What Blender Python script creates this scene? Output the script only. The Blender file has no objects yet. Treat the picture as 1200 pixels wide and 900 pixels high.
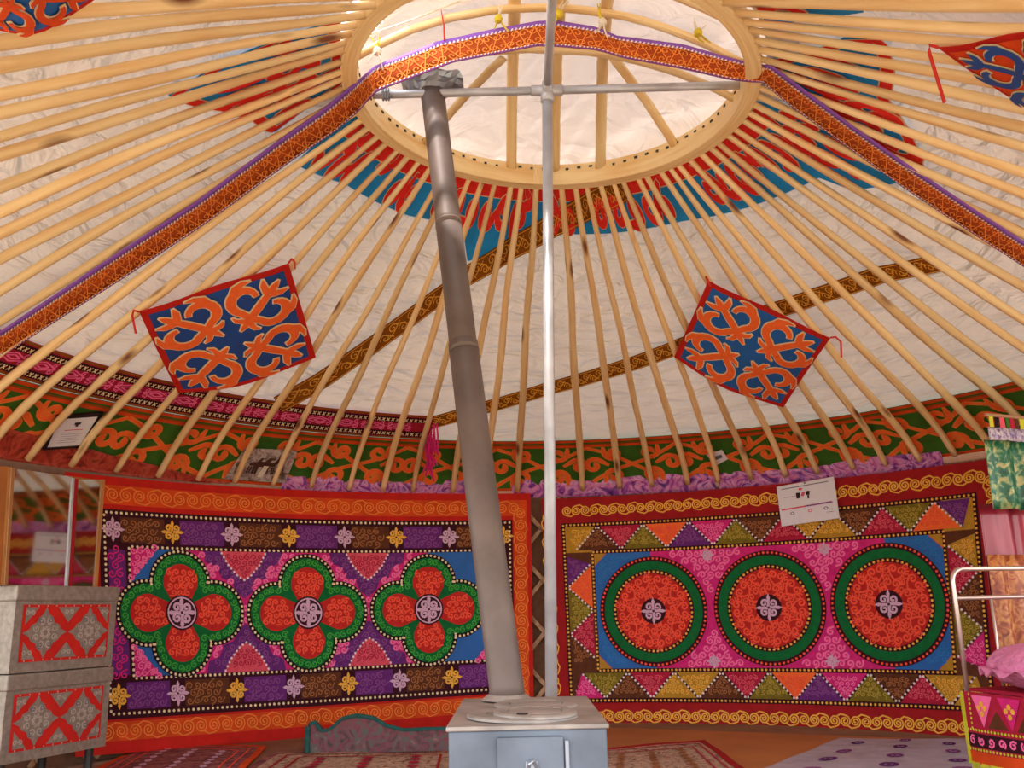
import bpy, bmesh, math, random
import numpy as np
from mathutils import Vector, Matrix
from mathutils.geometry import tessellate_polygon
random.seed(7)
rng = np.random.RandomState(5)
C = bpy.context.scene.collection
PI = math.pi

# ------------------------------------------------------------------ camera
FOC, PITCH, ROLL = 1068.0, 0.244, 0.023
CAM = np.array([-0.194, -3.60, 0.77])
_fw = np.array([0, math.cos(PITCH), math.sin(PITCH)])
_up = np.array([0, -math.sin(PITCH), math.cos(PITCH)])
_rt = np.array([1.0, 0, 0])
RT = math.cos(ROLL) * _rt - math.sin(ROLL) * _up
UP = math.sin(ROLL) * _rt + math.cos(ROLL) * _up
FW = _fw
cam = bpy.data.cameras.new('camera')
cam.sensor_width = 36
cam.lens = FOC / 1200 * 36
cam.clip_start = 0.02
co = bpy.data.objects.new('camera', cam)
C.objects.link(co)
co.matrix_world = Matrix(((RT[0], UP[0], -FW[0], CAM[0]), (RT[1], UP[1], -FW[1], CAM[1]),
                          (RT[2], UP[2], -FW[2], CAM[2]), (0, 0, 0, 1)))
bpy.context.scene.camera = co

# ------------------------------------------------------------------ daylight
w = bpy.data.worlds.new('sky')
bpy.context.scene.world = w
w.use_nodes = True
nt = w.node_tree
bg = nt.nodes['Background']
tc = nt.nodes.new('ShaderNodeTexCoord')
sep = nt.nodes.new('ShaderNodeSeparateXYZ')
rmp = nt.nodes.new('ShaderNodeValToRGB')
rmp.color_ramp.elements[0].position = 0.0
rmp.color_ramp.elements[0].color = (0.98, 0.98, 1.0, 1)
rmp.color_ramp.elements[1].position = 0.6
rmp.color_ramp.elements[1].color = (0.86, 0.92, 1.0, 1)
nt.links.new(tc.outputs['Generated'], sep.inputs[0])
nt.links.new(sep.outputs['Z'], rmp.inputs[0])
nt.links.new(rmp.outputs[0], bg.inputs['Color'])
bg.inputs['Strength'].default_value = 2.3
sun = bpy.data.lights.new('sun', 'SUN')
sun.energy = 3.5
sun.angle = math.radians(3)
sun.color = (1.0, 0.94, 0.86)
so = bpy.data.objects.new('sun', sun)
C.objects.link(so)
# from behind the camera, a little to the right, high
so.rotation_euler = Vector((-0.35, -0.50, 1.25)).to_track_quat('Z', 'Y').to_euler()
vs = bpy.context.scene.view_settings
vs.view_transform = 'Standard'
vs.look = 'None'
vs.gamma = 1
vs.use_curve_mapping = False
vs.exposure = 0.72
try:
    bpy.context.scene.cycles.max_bounces = 10
    bpy.context.scene.cycles.diffuse_bounces = 6
    bpy.context.scene.cycles.transmission_bounces = 8
    bpy.context.scene.cycles.sample_clamp_indirect = 6
except Exception:
    pass

# ------------------------------------------------------------------ yurt measures
RW = 3.178          # wall radius
ZE = 1.62           # wall top
RC, ZC = 0.888, 3.008   # crown radius and height
TILT = -0.051       # the crown hangs a little low on the right


def ray(px, py):
    d = FW * FOC + RT * (px - 600) + UP * (450 - py)
    return d / np.linalg.norm(d)


def on_plane(px, py, axis, val):
    d = ray(px, py)
    t = (val - CAM[axis]) / d[axis]
    return CAM + t * d


def on_cyl(px, py, r):
    d = ray(px, py)
    a = d[0] ** 2 + d[1] ** 2
    b = 2 * (CAM[0] * d[0] + CAM[1] * d[1])
    c = CAM[0] ** 2 + CAM[1] ** 2 - r * r
    t = (-b + math.sqrt(b * b - 4 * a * c)) / (2 * a)
    return CAM + t * d


# roof profile: (rho, z) from the wall top to the crown, by arc length
_p = []
zl = lambda r: 1.722 + 0.5616 * (RW - r)
for i in range(13):
    t = i / 12
    P0, P1, P2 = (RW, ZE), (3.07, zl(3.07) + 0.005), (2.68, zl(2.68))
    _p.append(tuple((1 - t) ** 2 * a + 2 * t * (1 - t) * b + t * t * c for a, b, c in zip(P0, P1, P2)))
for i in range(1, 15):
    r = 2.68 + (0.80 - 2.68) * i / 14
    _p.append((r, zl(r)))
PROF = np.array(_p)
_seg = np.hypot(np.diff(PROF[:, 0]), np.diff(PROF[:, 1]))
PS = np.concatenate([[0], np.cumsum(_seg)])
SMAX = PS[-1]


def prof(s):
    return np.interp(s, PS, PROF[:, 0]), np.interp(s, PS, PROF[:, 1])


def tilt(x, rho):
    return TILT * x * np.clip((RW - rho) / (RW - RC), 0, 1)


class RoofS:
    """roof surface: u = azimuth (0 far, + right) times RW, v = arc length up from the wall top, h = inwards"""
    cell = 0.07

    def __init__(self, off=0.0):
        self.off = off      # outwards

    def map(self, u, v, h):
        u = np.asarray(u, float); v = np.asarray(v, float)
        r, z = prof(v)
        r2, z2 = prof(v + 0.01)
        r1, z1 = prof(v - 0.01)
        dr, dz = r2 - r1, z2 - z1
        L = np.hypot(dr, dz) + 1e-9
        n = (dz / L, -dr / L)          # outward normal in (rho, z)
        o = self.off - h
        rr = r + n[0] * o
        th = u / RW
        x, y = rr * np.sin(th), rr * np.cos(th)
        return np.stack([x, y, z + n[1] * o + tilt(x, r)], -1)

    def uv(self, px, py):
        d = ray(px, py)
        best = None
        lo = 0.2
        vv = np.linspace(0, SMAX, 400)
        r, z = prof(vv)
        o = self.off
        r2, z2 = prof(vv + .01); r1, z1 = prof(vv - .01)
        dr, dz = r2 - r1, z2 - z1; L = np.hypot(dr, dz) + 1e-9
        rr = r + dz / L * o; zz = z - dr / L * o
        order = np.argsort(rr)

        def F(t):
            P = CAM + t * d
            rho = math.hypot(P[0], P[1])
            if rho > rr.max():
                return None, rho
            return P[2] - np.interp(rho, rr[order], zz[order]) - tilt(P[0], rho), rho
        prev = None
        t = 0.2
        while t < 9:
            f, rho = F(t)
            if f is not None and prev is not None and prev[1] < 0 <= f:
                a, b = prev[0], t
                for _ in range(30):
                    m = (a + b) / 2
                    if (F(m)[0] or 0) < 0: a = m
                    else: b = m
                P = CAM + a * d
                rho = math.hypot(P[0], P[1])
                return RW * math.atan2(P[0], P[1]), float(np.interp(rho, rr[order], vv[order]))
            if f is not None:
                prev = (t, f)
            elif prev is not None and prev[1] < 0:
                break
            t += 0.03
        P = on_cyl(px, py, RW)
        return RW * math.atan2(P[0], P[1]), max(-0.3, P[2] - ZE)


class WallS:
    """hanging on the wall: corner pixels give azimuth and height; u in 0..W, v in 0..H metres"""
    cell = 0.06

    def __init__(self, top, bot, r, wave=0.004):
        self.r = r
        self.wave = wave
        self.T = [self._tz(*p) for p in top]
        self.B = [self._tz(*p) for p in bot]
        self.W = r * (self.T[2][0] - self.T[0][0] + self.B[2][0] - self.B[0][0]) / 2
        self.H = sum(t[1] - b[1] for t, b in zip(self.T, self.B)) / 3
        # node positions of the middle samples
        self.mt = (self.T[1][0] - self.T[0][0]) / (self.T[2][0] - self.T[0][0])
        self.mb = (self.B[1][0] - self.B[0][0]) / (self.B[2][0] - self.B[0][0])

    def _tz(self, px, py):
        P = on_cyl(px, py, self.r)
        return math.atan2(P[0], P[1]), P[2]

    def _tzuv(self, u, v):
        u = u / self.W; v = v / self.H

        def lag(n, m):
            a0 = (u - m) * (u - 1) / (m)
            a1 = u * (u - 1) / (m * (m - 1))
            a2 = u * (u - m) / (1 - m)
            return a0 * n[0][1] + a1 * n[1][1] + a2 * n[2][1]
        tt = self.T[0][0] + u * (self.T[2][0] - self.T[0][0])
        tb = self.B[0][0] + u * (self.B[2][0] - self.B[0][0])
        return tb + v * (tt - tb), lag(self.B, self.mb) * (1 - v) + lag(self.T, self.mt) * v

    def map(self, u, v, h):
        u = np.asarray(u, float); v = np.asarray(v, float)
        th, z = self._tzuv(u, v)
        rr = self.r - h - self.wave * (1 + np.sin(u * 5.1 + v * 1.3) * 0.6 + np.sin(u * 11 - v * 3) * 0.4)
        return np.stack([rr * np.sin(th), rr * np.cos(th), z], -1)

    def uv(self, px, py):
        th, z = self._tz(px, py)
        u, v = self.W / 2, self.H / 2
        for _ in range(12):
            t0, z0 = self._tzuv(u, v)
            e = 1e-3
            tu, zu = self._tzuv(u + e, v); tv, zv = self._tzuv(u, v + e)
            J = np.array([[(tu - t0) / e, (tv - t0) / e], [(zu - z0) / e, (zv - z0) / e]])
            du, dv = np.linalg.solve(J, [th - t0, z - z0])
            u += du; v += dv
        return u, v


class QuadS:
    """cloth between four 3-D corners (a,b,c,d around), u,v in 0..1, normal towards nrm, sag"""
    cell = 0.125

    def __init__(self, a, b, c, d, to, sag=0.0, ripple=0.0):
        self.p = [np.array(q, float) for q in (a, b, c, d)]
        n = np.cross(self.p[1] - self.p[0], self.p[3] - self.p[0])
        n /= np.linalg.norm(n)
        if n @ (np.array(to) - self.p[0]) < 0:
            n = -n
        self.n = n
        self.sag = sag
        self.ripple = ripple

    def map(self, u, v, h):
        u = np.asarray(u, float)[..., None]; v = np.asarray(v, float)[..., None]
        a, b, c, d = self.p
        P = (1 - u) * (1 - v) * a + u * (1 - v) * b + u * v * c + (1 - u) * v * d
        bulge = self.sag * 4 * u * (1 - u) * v + self.ripple * np.sin(u * 9 + v * 4)
        P = P + self.n * (h + 0 * u + bulge * 0.4)
        P = P - np.array([0, 0, 1.0]) * bulge * 0.6
        return P


class StripS:
    """strap given by two 3-D edge polylines; u = length, v = -1..1 across, h towards the camera side"""
    cell = 0.05

    def __init__(self, A, B, to=(-.2, -2.0, 0.5)):
        A = np.array(A, float); B = np.array(B, float)
        m = (A + B) / 2
        self.s = np.concatenate([[0], np.cumsum(np.linalg.norm(np.diff(m, axis=0), axis=1))])
        self.A, self.B, self.L = A, B, self.s[-1]
        self.wd = float(np.mean(np.linalg.norm(A - B, axis=1)))
        t = np.gradient(m, self.s, axis=0)
        n = np.cross(t, A - B)
        n /= np.linalg.norm(n, axis=1)[:, None]
        sg = np.sign(((np.array(to) - m) * n).sum(1))
        self.N = n * sg[:, None]

    def map(self, u, v, h):
        u = np.asarray(u, float); v = np.asarray(v, float)
        f = lambda X: np.stack([np.interp(u, self.s, X[:, k]) for k in range(3)], -1)
        a, b, n = f(self.A), f(self.B), f(self.N)
        k = (v[..., None] / (self.wd / 2) + 1) / 2
        return b * (1 - k) + a * k + n * (h if np.isscalar(h) else np.asarray(h)[..., None])


class FlatS:
    """flat rectangle frame: origin, x axis, y axis (metres), normal"""
    cell = 10

    def __init__(self, o, ax, ay):
        self.o = np.array(o, float)
        self.ax = np.array(ax, float) / np.linalg.norm(ax)
        self.ay = np.array(ay, float) / np.linalg.norm(ay)
        self.n = np.cross(self.ax, self.ay)

    def map(self, u, v, h):
        u = np.asarray(u, float)[..., None]; v = np.asarray(v, float)[..., None]
        return self.o + u * self.ax + v * self.ay + self.n * (h if np.isscalar(h) else np.asarray(h)[..., None])


# ------------------------------------------------------------------ mesh builder
class M:
    def __init__(self):
        self.v = []; self.f = []; self.m = []; self.n = 0

    def add(self, V, F, mi=0):
        V = np.asarray(V, float).reshape(-1, 3)
        self.v.append(V)
        n = self.n
        self.f.extend([tuple(i + n for i in f) for f in F])
        self.m.extend([mi] * len(F))
        self.n += len(V)
        return self

    def box(self, c, s, mi=0, rz=0.0, ax=None):
        x, y, z = [k / 2 for k in s]
        V = np.array([(a * x, b * y, d * z) for a in (-1, 1) for b in (-1, 1) for d in (-1, 1)])
        if ax is not None:
            V = V @ np.array(ax)
        elif rz:
            cc, ss = math.cos(rz), math.sin(rz)
            V = np.stack([V[:, 0] * cc - V[:, 1] * ss, V[:, 0] * ss + V[:, 1] * cc, V[:, 2]], -1)
        return self.add(V + np.array(c), [(0, 1, 3, 2), (4, 6, 7, 5), (0, 4, 5, 1), (2, 3, 7, 6), (0, 2, 6, 4), (1, 5, 7, 3)], mi)

    def tube(self, pts, r, n=8, mi=0, cap=True, flat=None):
        pts = np.array(pts, float)
        k = len(pts)
        r = np.ones(k) * r if np.isscalar(r) else np.array(r, float)
        t = np.gradient(pts, axis=0)
        t /= np.linalg.norm(t, axis=1)[:, None] + 1e-12
        ref = np.array([0, 0, 1.0]) if abs(t[0][2]) < 0.9 else np.array([1.0, 0, 0])
        a = np.cross(t, ref); a /= np.linalg.norm(a, axis=1)[:, None]
        b = np.cross(a, t)
        an = np.arange(n) * 2 * PI / n
        fl = 1.0 if flat is None else flat
        V = pts[:, None] + r[:, None, None] * (np.cos(an)[None, :, None] * a[:, None] + fl * np.sin(an)[None, :, None] * b[:, None])
        F = [(i * n + j, i * n + (j + 1) % n, (i + 1) * n + (j + 1) % n, (i + 1) * n + j) for i in range(k - 1) for j in range(n)]
        if cap:
            F.append(tuple(range(n))[::-1]); F.append(tuple((k - 1) * n + j for j in range(n)))
        return self.add(V, F, mi)

    def lathe(self, c, prof_, n=24, mi=0):
        V = [(c[0] + r * math.cos(2 * PI * j / n), c[1] + r * math.sin(2 * PI * j / n), c[2] + z) for r, z in prof_ for j in range(n)]
        k = len(prof_)
        F = [(i * n + j, i * n + (j + 1) % n, (i + 1) * n + (j + 1) % n, (i + 1) * n + j) for i in range(k - 1) for j in range(n)]
        return self.add(V, F, mi)

    def grid(self, fn, us, vs_, mi=0, thick=None):
        U, V = np.meshgrid(us, vs_)
        P = fn(U.ravel(), V.ravel())
        a, b = len(us), len(vs_)
        F = [(j * a + i, j * a + i + 1, (j + 1) * a + i + 1, (j + 1) * a + i) for j in range(b - 1) for i in range(a - 1)]
        return self.add(P, F, mi)

    def stroke(self, S, pts, wd, h, mi=0):
        pts = np.asarray(pts, float)
        t = np.gradient(pts, axis=0)
        L = np.hypot(t[:, 0], t[:, 1]) + 1e-9
        n = np.stack([-t[:, 1] / L, t[:, 0] / L], -1)
        wd = (np.ones(len(pts)) * wd if np.isscalar(wd) else np.asarray(wd, float))[:, None] / 2
        if hasattr(S, 'asp'):
            n = n * np.array(S.asp)[None]
        a = pts + n * wd; b = pts - n * wd
        q = np.stack([a, b], 1).reshape(-1, 2)
        P = S.map(q[:, 0], q[:, 1], h)
        F = [(2 * i, 2 * i + 1, 2 * i + 3, 2 * i + 2) for i in range(len(pts) - 1)]
        return self.add(P, F, mi)

    def line(self, S, p, q, wd, h, mi=0, step=0.05):
        n = max(2, int(math.hypot(q[0] - p[0], q[1] - p[1]) / step) + 2)
        t = np.linspace(0, 1, n)[:, None]
        return self.stroke(S, np.array(p)[None] * (1 - t) + np.array(q)[None] * t, wd, h, mi)

    def poly(self, S, loops, h, mi=0, cell=None):
        if not isinstance(loops[0][0], (list, tuple, np.ndarray)):
            loops = [loops]
        cell = cell or S.cell
        bm = bmesh.new()
        tris = tessellate_polygon([[Vector((p[0], p[1], 0)) for p in lp] for lp in loops])
        fl = [p for lp in loops for p in lp]
        vv = [bm.verts.new((p[0], p[1], 0)) for p in fl]
        for t in tris:
            try: bm.faces.new([vv[i] for i in t])
            except ValueError: pass
        xs = [p[0] for p in fl]; ys = [p[1] for p in fl]
        for axis, (lo, hi) in ((0, (min(xs), max(xs))), (1, (min(ys), max(ys)))):
            if axis == 1 and isinstance(S, WallS): continue
            k = math.ceil(lo / cell + 1e-6)
            while k * cell < hi - 1e-6:
                co_ = [0, 0, 0]; co_[axis] = k * cell
                no = [0, 0, 0]; no[axis] = 1
                bmesh.ops.bisect_plane(bm, geom=bm.verts[:] + bm.edges[:] + bm.faces[:], plane_co=co_, plane_no=no)
                k += 1
        bm.verts.index_update()
        V = np.array([v.co[:2] for v in bm.verts])
        F = [tuple(v.index for v in f.verts) for f in bm.faces]
        bm.free()
        return self.add(S.map(V[:, 0], V[:, 1], h), F, mi)

    def dots(self, S, path, step, size, h, mi=0):
        path = np.asarray(path, float)
        s = np.concatenate([[0], np.cumsum(np.hypot(*np.diff(path, axis=0).T))])
        n = max(1, int(s[-1] / step))
        t = (np.arange(n) + 0.5) * s[-1] / n
        cx, cy = np.interp(t, s, path[:, 0]), np.interp(t, s, path[:, 1])
        an = np.arange(6) * PI / 3
        U = cx[:, None] + size / 2 * np.cos(an); V = cy[:, None] + size / 2 * np.sin(an)
        P = S.map(U.ravel(), V.ravel(), h)
        return self.add(P, [tuple(range(6 * i, 6 * i + 6)) for i in range(n)], mi)

    def build(self, name, mats, parent=None, smooth=False, solid=0.0, stuff=False, label=None):
        me = bpy.data.meshes.new(name)
        V = np.concatenate(self.v) if self.v else np.zeros((0, 3))
        me.from_pydata(V.tolist(), [], self.f)
        if not isinstance(mats, (list, tuple)): mats = [mats]
        for m in mats: me.materials.append(m)
        if len(mats) > 1: me.polygons.foreach_set('material_index', self.m)
        if smooth: me.polygons.foreach_set('use_smooth', [True] * len(self.f))
        me.update()
        o = bpy.data.objects.new(name, me)
        C.objects.link(o)
        if parent is not None:
            o.parent = parent
            o.matrix_parent_inverse = Matrix.Translation(-parent.location) if parent.rotation_euler.z == 0 else parent.matrix_basis.inverted()
        if solid:
            md = o.modifiers.new('thickness', 'SOLIDIFY'); md.thickness = solid; md.offset = 0
        if stuff: o['kind'] = 'stuff'
        if label: o['label'] = label
        return o


def tag(o, label=None, cat=None, group=None, kind=None):
    if label: o['label'] = label
    if cat: o['category'] = cat
    if group: o['group'] = group
    if kind: o['kind'] = kind
    return o


def thing(name, label, cat, loc=(0, 0, 0), group=None):
    o = bpy.data.objects.new(name, None)
    o.empty_display_size = 0.1
    o.location = [float(k) for k in loc]
    C.objects.link(o)
    return tag(o, label, cat, group)


# ------------------------------------------------------------------ materials
def srgb(h):
    h = h.lstrip('#')
    c = [int(h[i:i + 2], 16) / 255 for i in (0, 2, 4)]
    return tuple(x / 12.92 if x <= 0.04045 else ((x + 0.055) / 1.055) ** 2.4 for x in c)


def mat(name, hexc, rough=0.8, var=0.12, scale=30.0, bump=0.15, bscale=250.0, metal=0.0, hex2=None, coat=0.0, bdist=0.002):
    m = bpy.data.materials.new(name)
    m.use_nodes = True
    nt = m.node_tree; N = nt.nodes; L = nt.links
    b = N['Principled BSDF']
    c = srgb(hexc)
    tc = N.new('ShaderNodeTexCoord')
    nz = N.new('ShaderNodeTexNoise'); nz.inputs['Scale'].default_value = scale; nz.inputs['Detail'].default_value = 4
    L.new(tc.outputs['Object'], nz.inputs['Vector'])
    r = N.new('ShaderNodeValToRGB')
    c2 = srgb(hex2) if hex2 else tuple(min(1, x * (1 + var)) for x in c)
    c1 = tuple(x * (1 - var) for x in c)
    r.color_ramp.elements[0].position = 0.32; r.color_ramp.elements[0].color = (*c1, 1)
    r.color_ramp.elements[1].position = 0.68; r.color_ramp.elements[1].color = (*c2, 1)
    L.new(nz.outputs[0], r.inputs[0]); L.new(r.outputs[0], b.inputs['Base Color'])
    b.inputs['Roughness'].default_value = rough
    b.inputs['Metallic'].default_value = metal
    if rough > 0.7 and 'Specular IOR Level' in b.inputs: b.inputs['Specular IOR Level'].default_value = 0.2
    if bump:
        n2 = N.new('ShaderNodeTexNoise'); n2.inputs['Scale'].default_value = bscale; n2.inputs['Detail'].default_value = 2
        L.new(tc.outputs['Object'], n2.inputs['Vector'])
        bp = N.new('ShaderNodeBump'); bp.inputs['Strength'].default_value = bump; bp.inputs['Distance'].default_value = bdist
        L.new(n2.outputs[0], bp.inputs['Height']); L.new(bp.outputs[0], b.inputs['Normal'])
    return m


def canvas(name, hexc, transl=0.5, sx=(1, 1, 1), bump=0.6, dist=0.02, sc=6.0):
    """thin cloth that lets daylight through, creased"""
    m = bpy.data.materials.new(name); m.use_nodes = True
    nt = m.node_tree; N = nt.nodes; L = nt.links
    out = N['Material Output']; N.remove(N['Principled BSDF'])
    tc = N.new('ShaderNodeTexCoord'); mp = N.new('ShaderNodeMapping'); mp.inputs['Scale'].default_value = sx
    uvn = N.new('ShaderNodeAttribute'); uvn.attribute_name = 'roofuv'
    L.new(uvn.outputs['Vector'] if name.startswith('roof') else tc.outputs['Object'], mp.inputs[0])
    nz = N.new('ShaderNodeTexNoise'); nz.inputs['Scale'].default_value = sc; nz.inputs['Detail'].default_value = 3
    nz.inputs['Distortion'].default_value = 0.8; nz.inputs['Roughness'].default_value = 0.42
    L.new(mp.outputs[0], nz.inputs['Vector'])
    n3 = N.new('ShaderNodeTexNoise'); n3.inputs['Scale'].default_value = sc * 0.25; n3.inputs['Detail'].default_value = 2
    L.new(tc.outputs['Object'], n3.inputs['Vector'])
    mul = N.new('ShaderNodeMath'); mul.operation = 'MULTIPLY'
    L.new(nz.outputs[0], mul.inputs[0]); L.new(n3.outputs[0], mul.inputs[1])
    bp = N.new('ShaderNodeBump'); bp.inputs['Strength'].default_value = bump; bp.inputs['Distance'].default_value = dist
    L.new(mul.outputs[0], bp.inputs['Height'])
    c = srgb(hexc)
    r = N.new('ShaderNodeValToRGB')
    r.color_ramp.elements[0].position = 0.3; r.color_ramp.elements[0].color = (*[x * 0.88 for x in c], 1)
    r.color_ramp.elements[1].position = 0.7; r.color_ramp.elements[1].color = (*[min(1, x * 1.05) for x in c], 1)
    L.new(n3.outputs[0], r.inputs[0])
    d = N.new('ShaderNodeBsdfDiffuse'); t = N.new('ShaderNodeBsdfTranslucent'); g = N.new('ShaderNodeBsdfGlossy')
    g.inputs['Roughness'].default_value = 0.35
    for x in (d, t): L.new(r.outputs[0], x.inputs['Color'])
    for x in (d, t, g): L.new(bp.outputs[0], x.inputs['Normal'])
    mx = N.new('ShaderNodeMixShader'); mx.inputs[0].default_value = transl
    L.new(d.outputs[0], mx.inputs[1]); L.new(t.outputs[0], mx.inputs[2])
    m2 = N.new('ShaderNodeMixShader'); m2.inputs[0].default_value = 0.06
    L.new(mx.outputs[0], m2.inputs[1]); L.new(g.outputs[0], m2.inputs[2])
    L.new(m2.outputs[0], out.inputs['Surface'])
    return m


def wood(name, hexa, hexb, stretch=(25, 25, 2), rough=0.55, knots=True, scale=1.0):
    m = bpy.data.materials.new(name); m.use_nodes = True
    nt = m.node_tree; N = nt.nodes; L = nt.links
    b = N['Principled BSDF']
    at = N.new('ShaderNodeAttribute'); at.attribute_name = 'grain'
    oi = N.new('ShaderNodeObjectInfo')
    ad = N.new('ShaderNodeVectorMath'); ad.operation = 'ADD'
    cmb = N.new('ShaderNodeCombineXYZ'); mm = N.new('ShaderNodeMath'); mm.operation = 'MULTIPLY'; mm.inputs[1].default_value = 37.0
    L.new(oi.outputs['Random'], mm.inputs[0]); L.new(mm.outputs[0], cmb.inputs[0]); L.new(mm.outputs[0], cmb.inputs[2])
    L.new(at.outputs['Vector'], ad.inputs[0]); L.new(cmb.outputs[0], ad.inputs[1])
    mp = N.new('ShaderNodeMapping'); mp.inputs['Scale'].default_value = stretch
    L.new(ad.outputs[0], mp.inputs[0])
    nz = N.new('ShaderNodeTexNoise'); nz.inputs['Scale'].default_value = scale; nz.inputs['Detail'].default_value = 5; nz.inputs['Distortion'].default_value = 0.6
    L.new(mp.outputs[0], nz.inputs['Vector'])
    r = N.new('ShaderNodeValToRGB')
    r.color_ramp.elements[0].position = 0.3; r.color_ramp.elements[0].color = (*srgb(hexb), 1)
    r.color_ramp.elements[1].position = 0.62; r.color_ramp.elements[1].color = (*srgb(hexa), 1)
    L.new(nz.outputs[0], r.inputs[0])
    last = r.outputs[0]
    if knots:
        vp = N.new('ShaderNodeMapping'); vp.inputs['Scale'].default_value = (9, 9, 2.2)
        L.new(ad.outputs[0], vp.inputs[0])
        vo = N.new('ShaderNodeTexVoronoi'); vo.inputs['Scale'].default_value = 1.0
        L.new(vp.outputs[0], vo.inputs['Vector'])
        kr = N.new('ShaderNodeValToRGB')
        kr.color_ramp.elements[0].position = 0.07; kr.color_ramp.elements[0].color = (1, 1, 1, 1)
        kr.color_ramp.elements[1].position = 0.2; kr.color_ramp.elements[1].color = (0, 0, 0, 1)
        L.new(vo.outputs['Distance'], kr.inputs[0])
        mx = N.new('ShaderNodeMix'); mx.data_type = 'RGBA'
        mx.inputs[7].default_value = (*srgb('#7a4322'), 1)
        L.new(kr.outputs[0], mx.inputs[0]); L.new(last, mx.inputs[6])
        last = mx.outputs[2]
    hs = N.new('ShaderNodeHueSaturation')
    mr = N.new('ShaderNodeMapRange'); mr.inputs['To Min'].default_value = 0.84; mr.inputs['To Max'].default_value = 1.1
    L.new(oi.outputs['Random'], mr.inputs[0]); L.new(mr.outputs[0], hs.inputs['Value']); L.new(last, hs.inputs['Color'])
    L.new(hs.outputs[0], b.inputs['Base Color'])
    b.inputs['Roughness'].default_value = rough
    bp = N.new('ShaderNodeBump'); bp.inputs['Strength'].default_value = 0.3; bp.inputs['Distance'].default_value = 0.002
    L.new(nz.outputs[0], bp.inputs['Height']); L.new(bp.outputs[0], b.inputs['Normal'])
    return m


def swirl(name, stops, scale=9.0, dist=3.0, rough=0.4, obj=True, detail=3, bump=0.2, sx=(1, 1, 1)):
    m = bpy.data.materials.new(name); m.use_nodes = True
    nt = m.node_tree; N = nt.nodes; L = nt.links
    b = N['Principled BSDF']; b.inputs['Roughness'].default_value = rough
    tc = N.new('ShaderNodeTexCoord'); mp = N.new('ShaderNodeMapping'); mp.inputs['Scale'].default_value = sx
    L.new(tc.outputs['Object'], mp.inputs[0])
    nz = N.new('ShaderNodeTexNoise'); nz.inputs['Scale'].default_value = scale; nz.inputs['Detail'].default_value = detail
    nz.inputs['Distortion'].default_value = dist
    L.new(mp.outputs[0], nz.inputs['Vector'])
    r = N.new('ShaderNodeValToRGB'); cr = r.color_ramp
    while len(cr.elements) < len(stops): cr.elements.new(0.5)
    for e, (p, hx) in zip(cr.elements, stops): e.position = p; e.color = (*srgb(hx), 1)
    L.new(nz.outputs[0], r.inputs[0]); L.new(r.outputs[0], b.inputs['Base Color'])
    if bump:
        bp = N.new('ShaderNodeBump'); bp.inputs['Strength'].default_value = bump; bp.inputs['Distance'].default_value = 0.01
        L.new(nz.outputs[0], bp.inputs['Height']); L.new(bp.outputs[0], b.inputs['Normal'])
    return m


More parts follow.
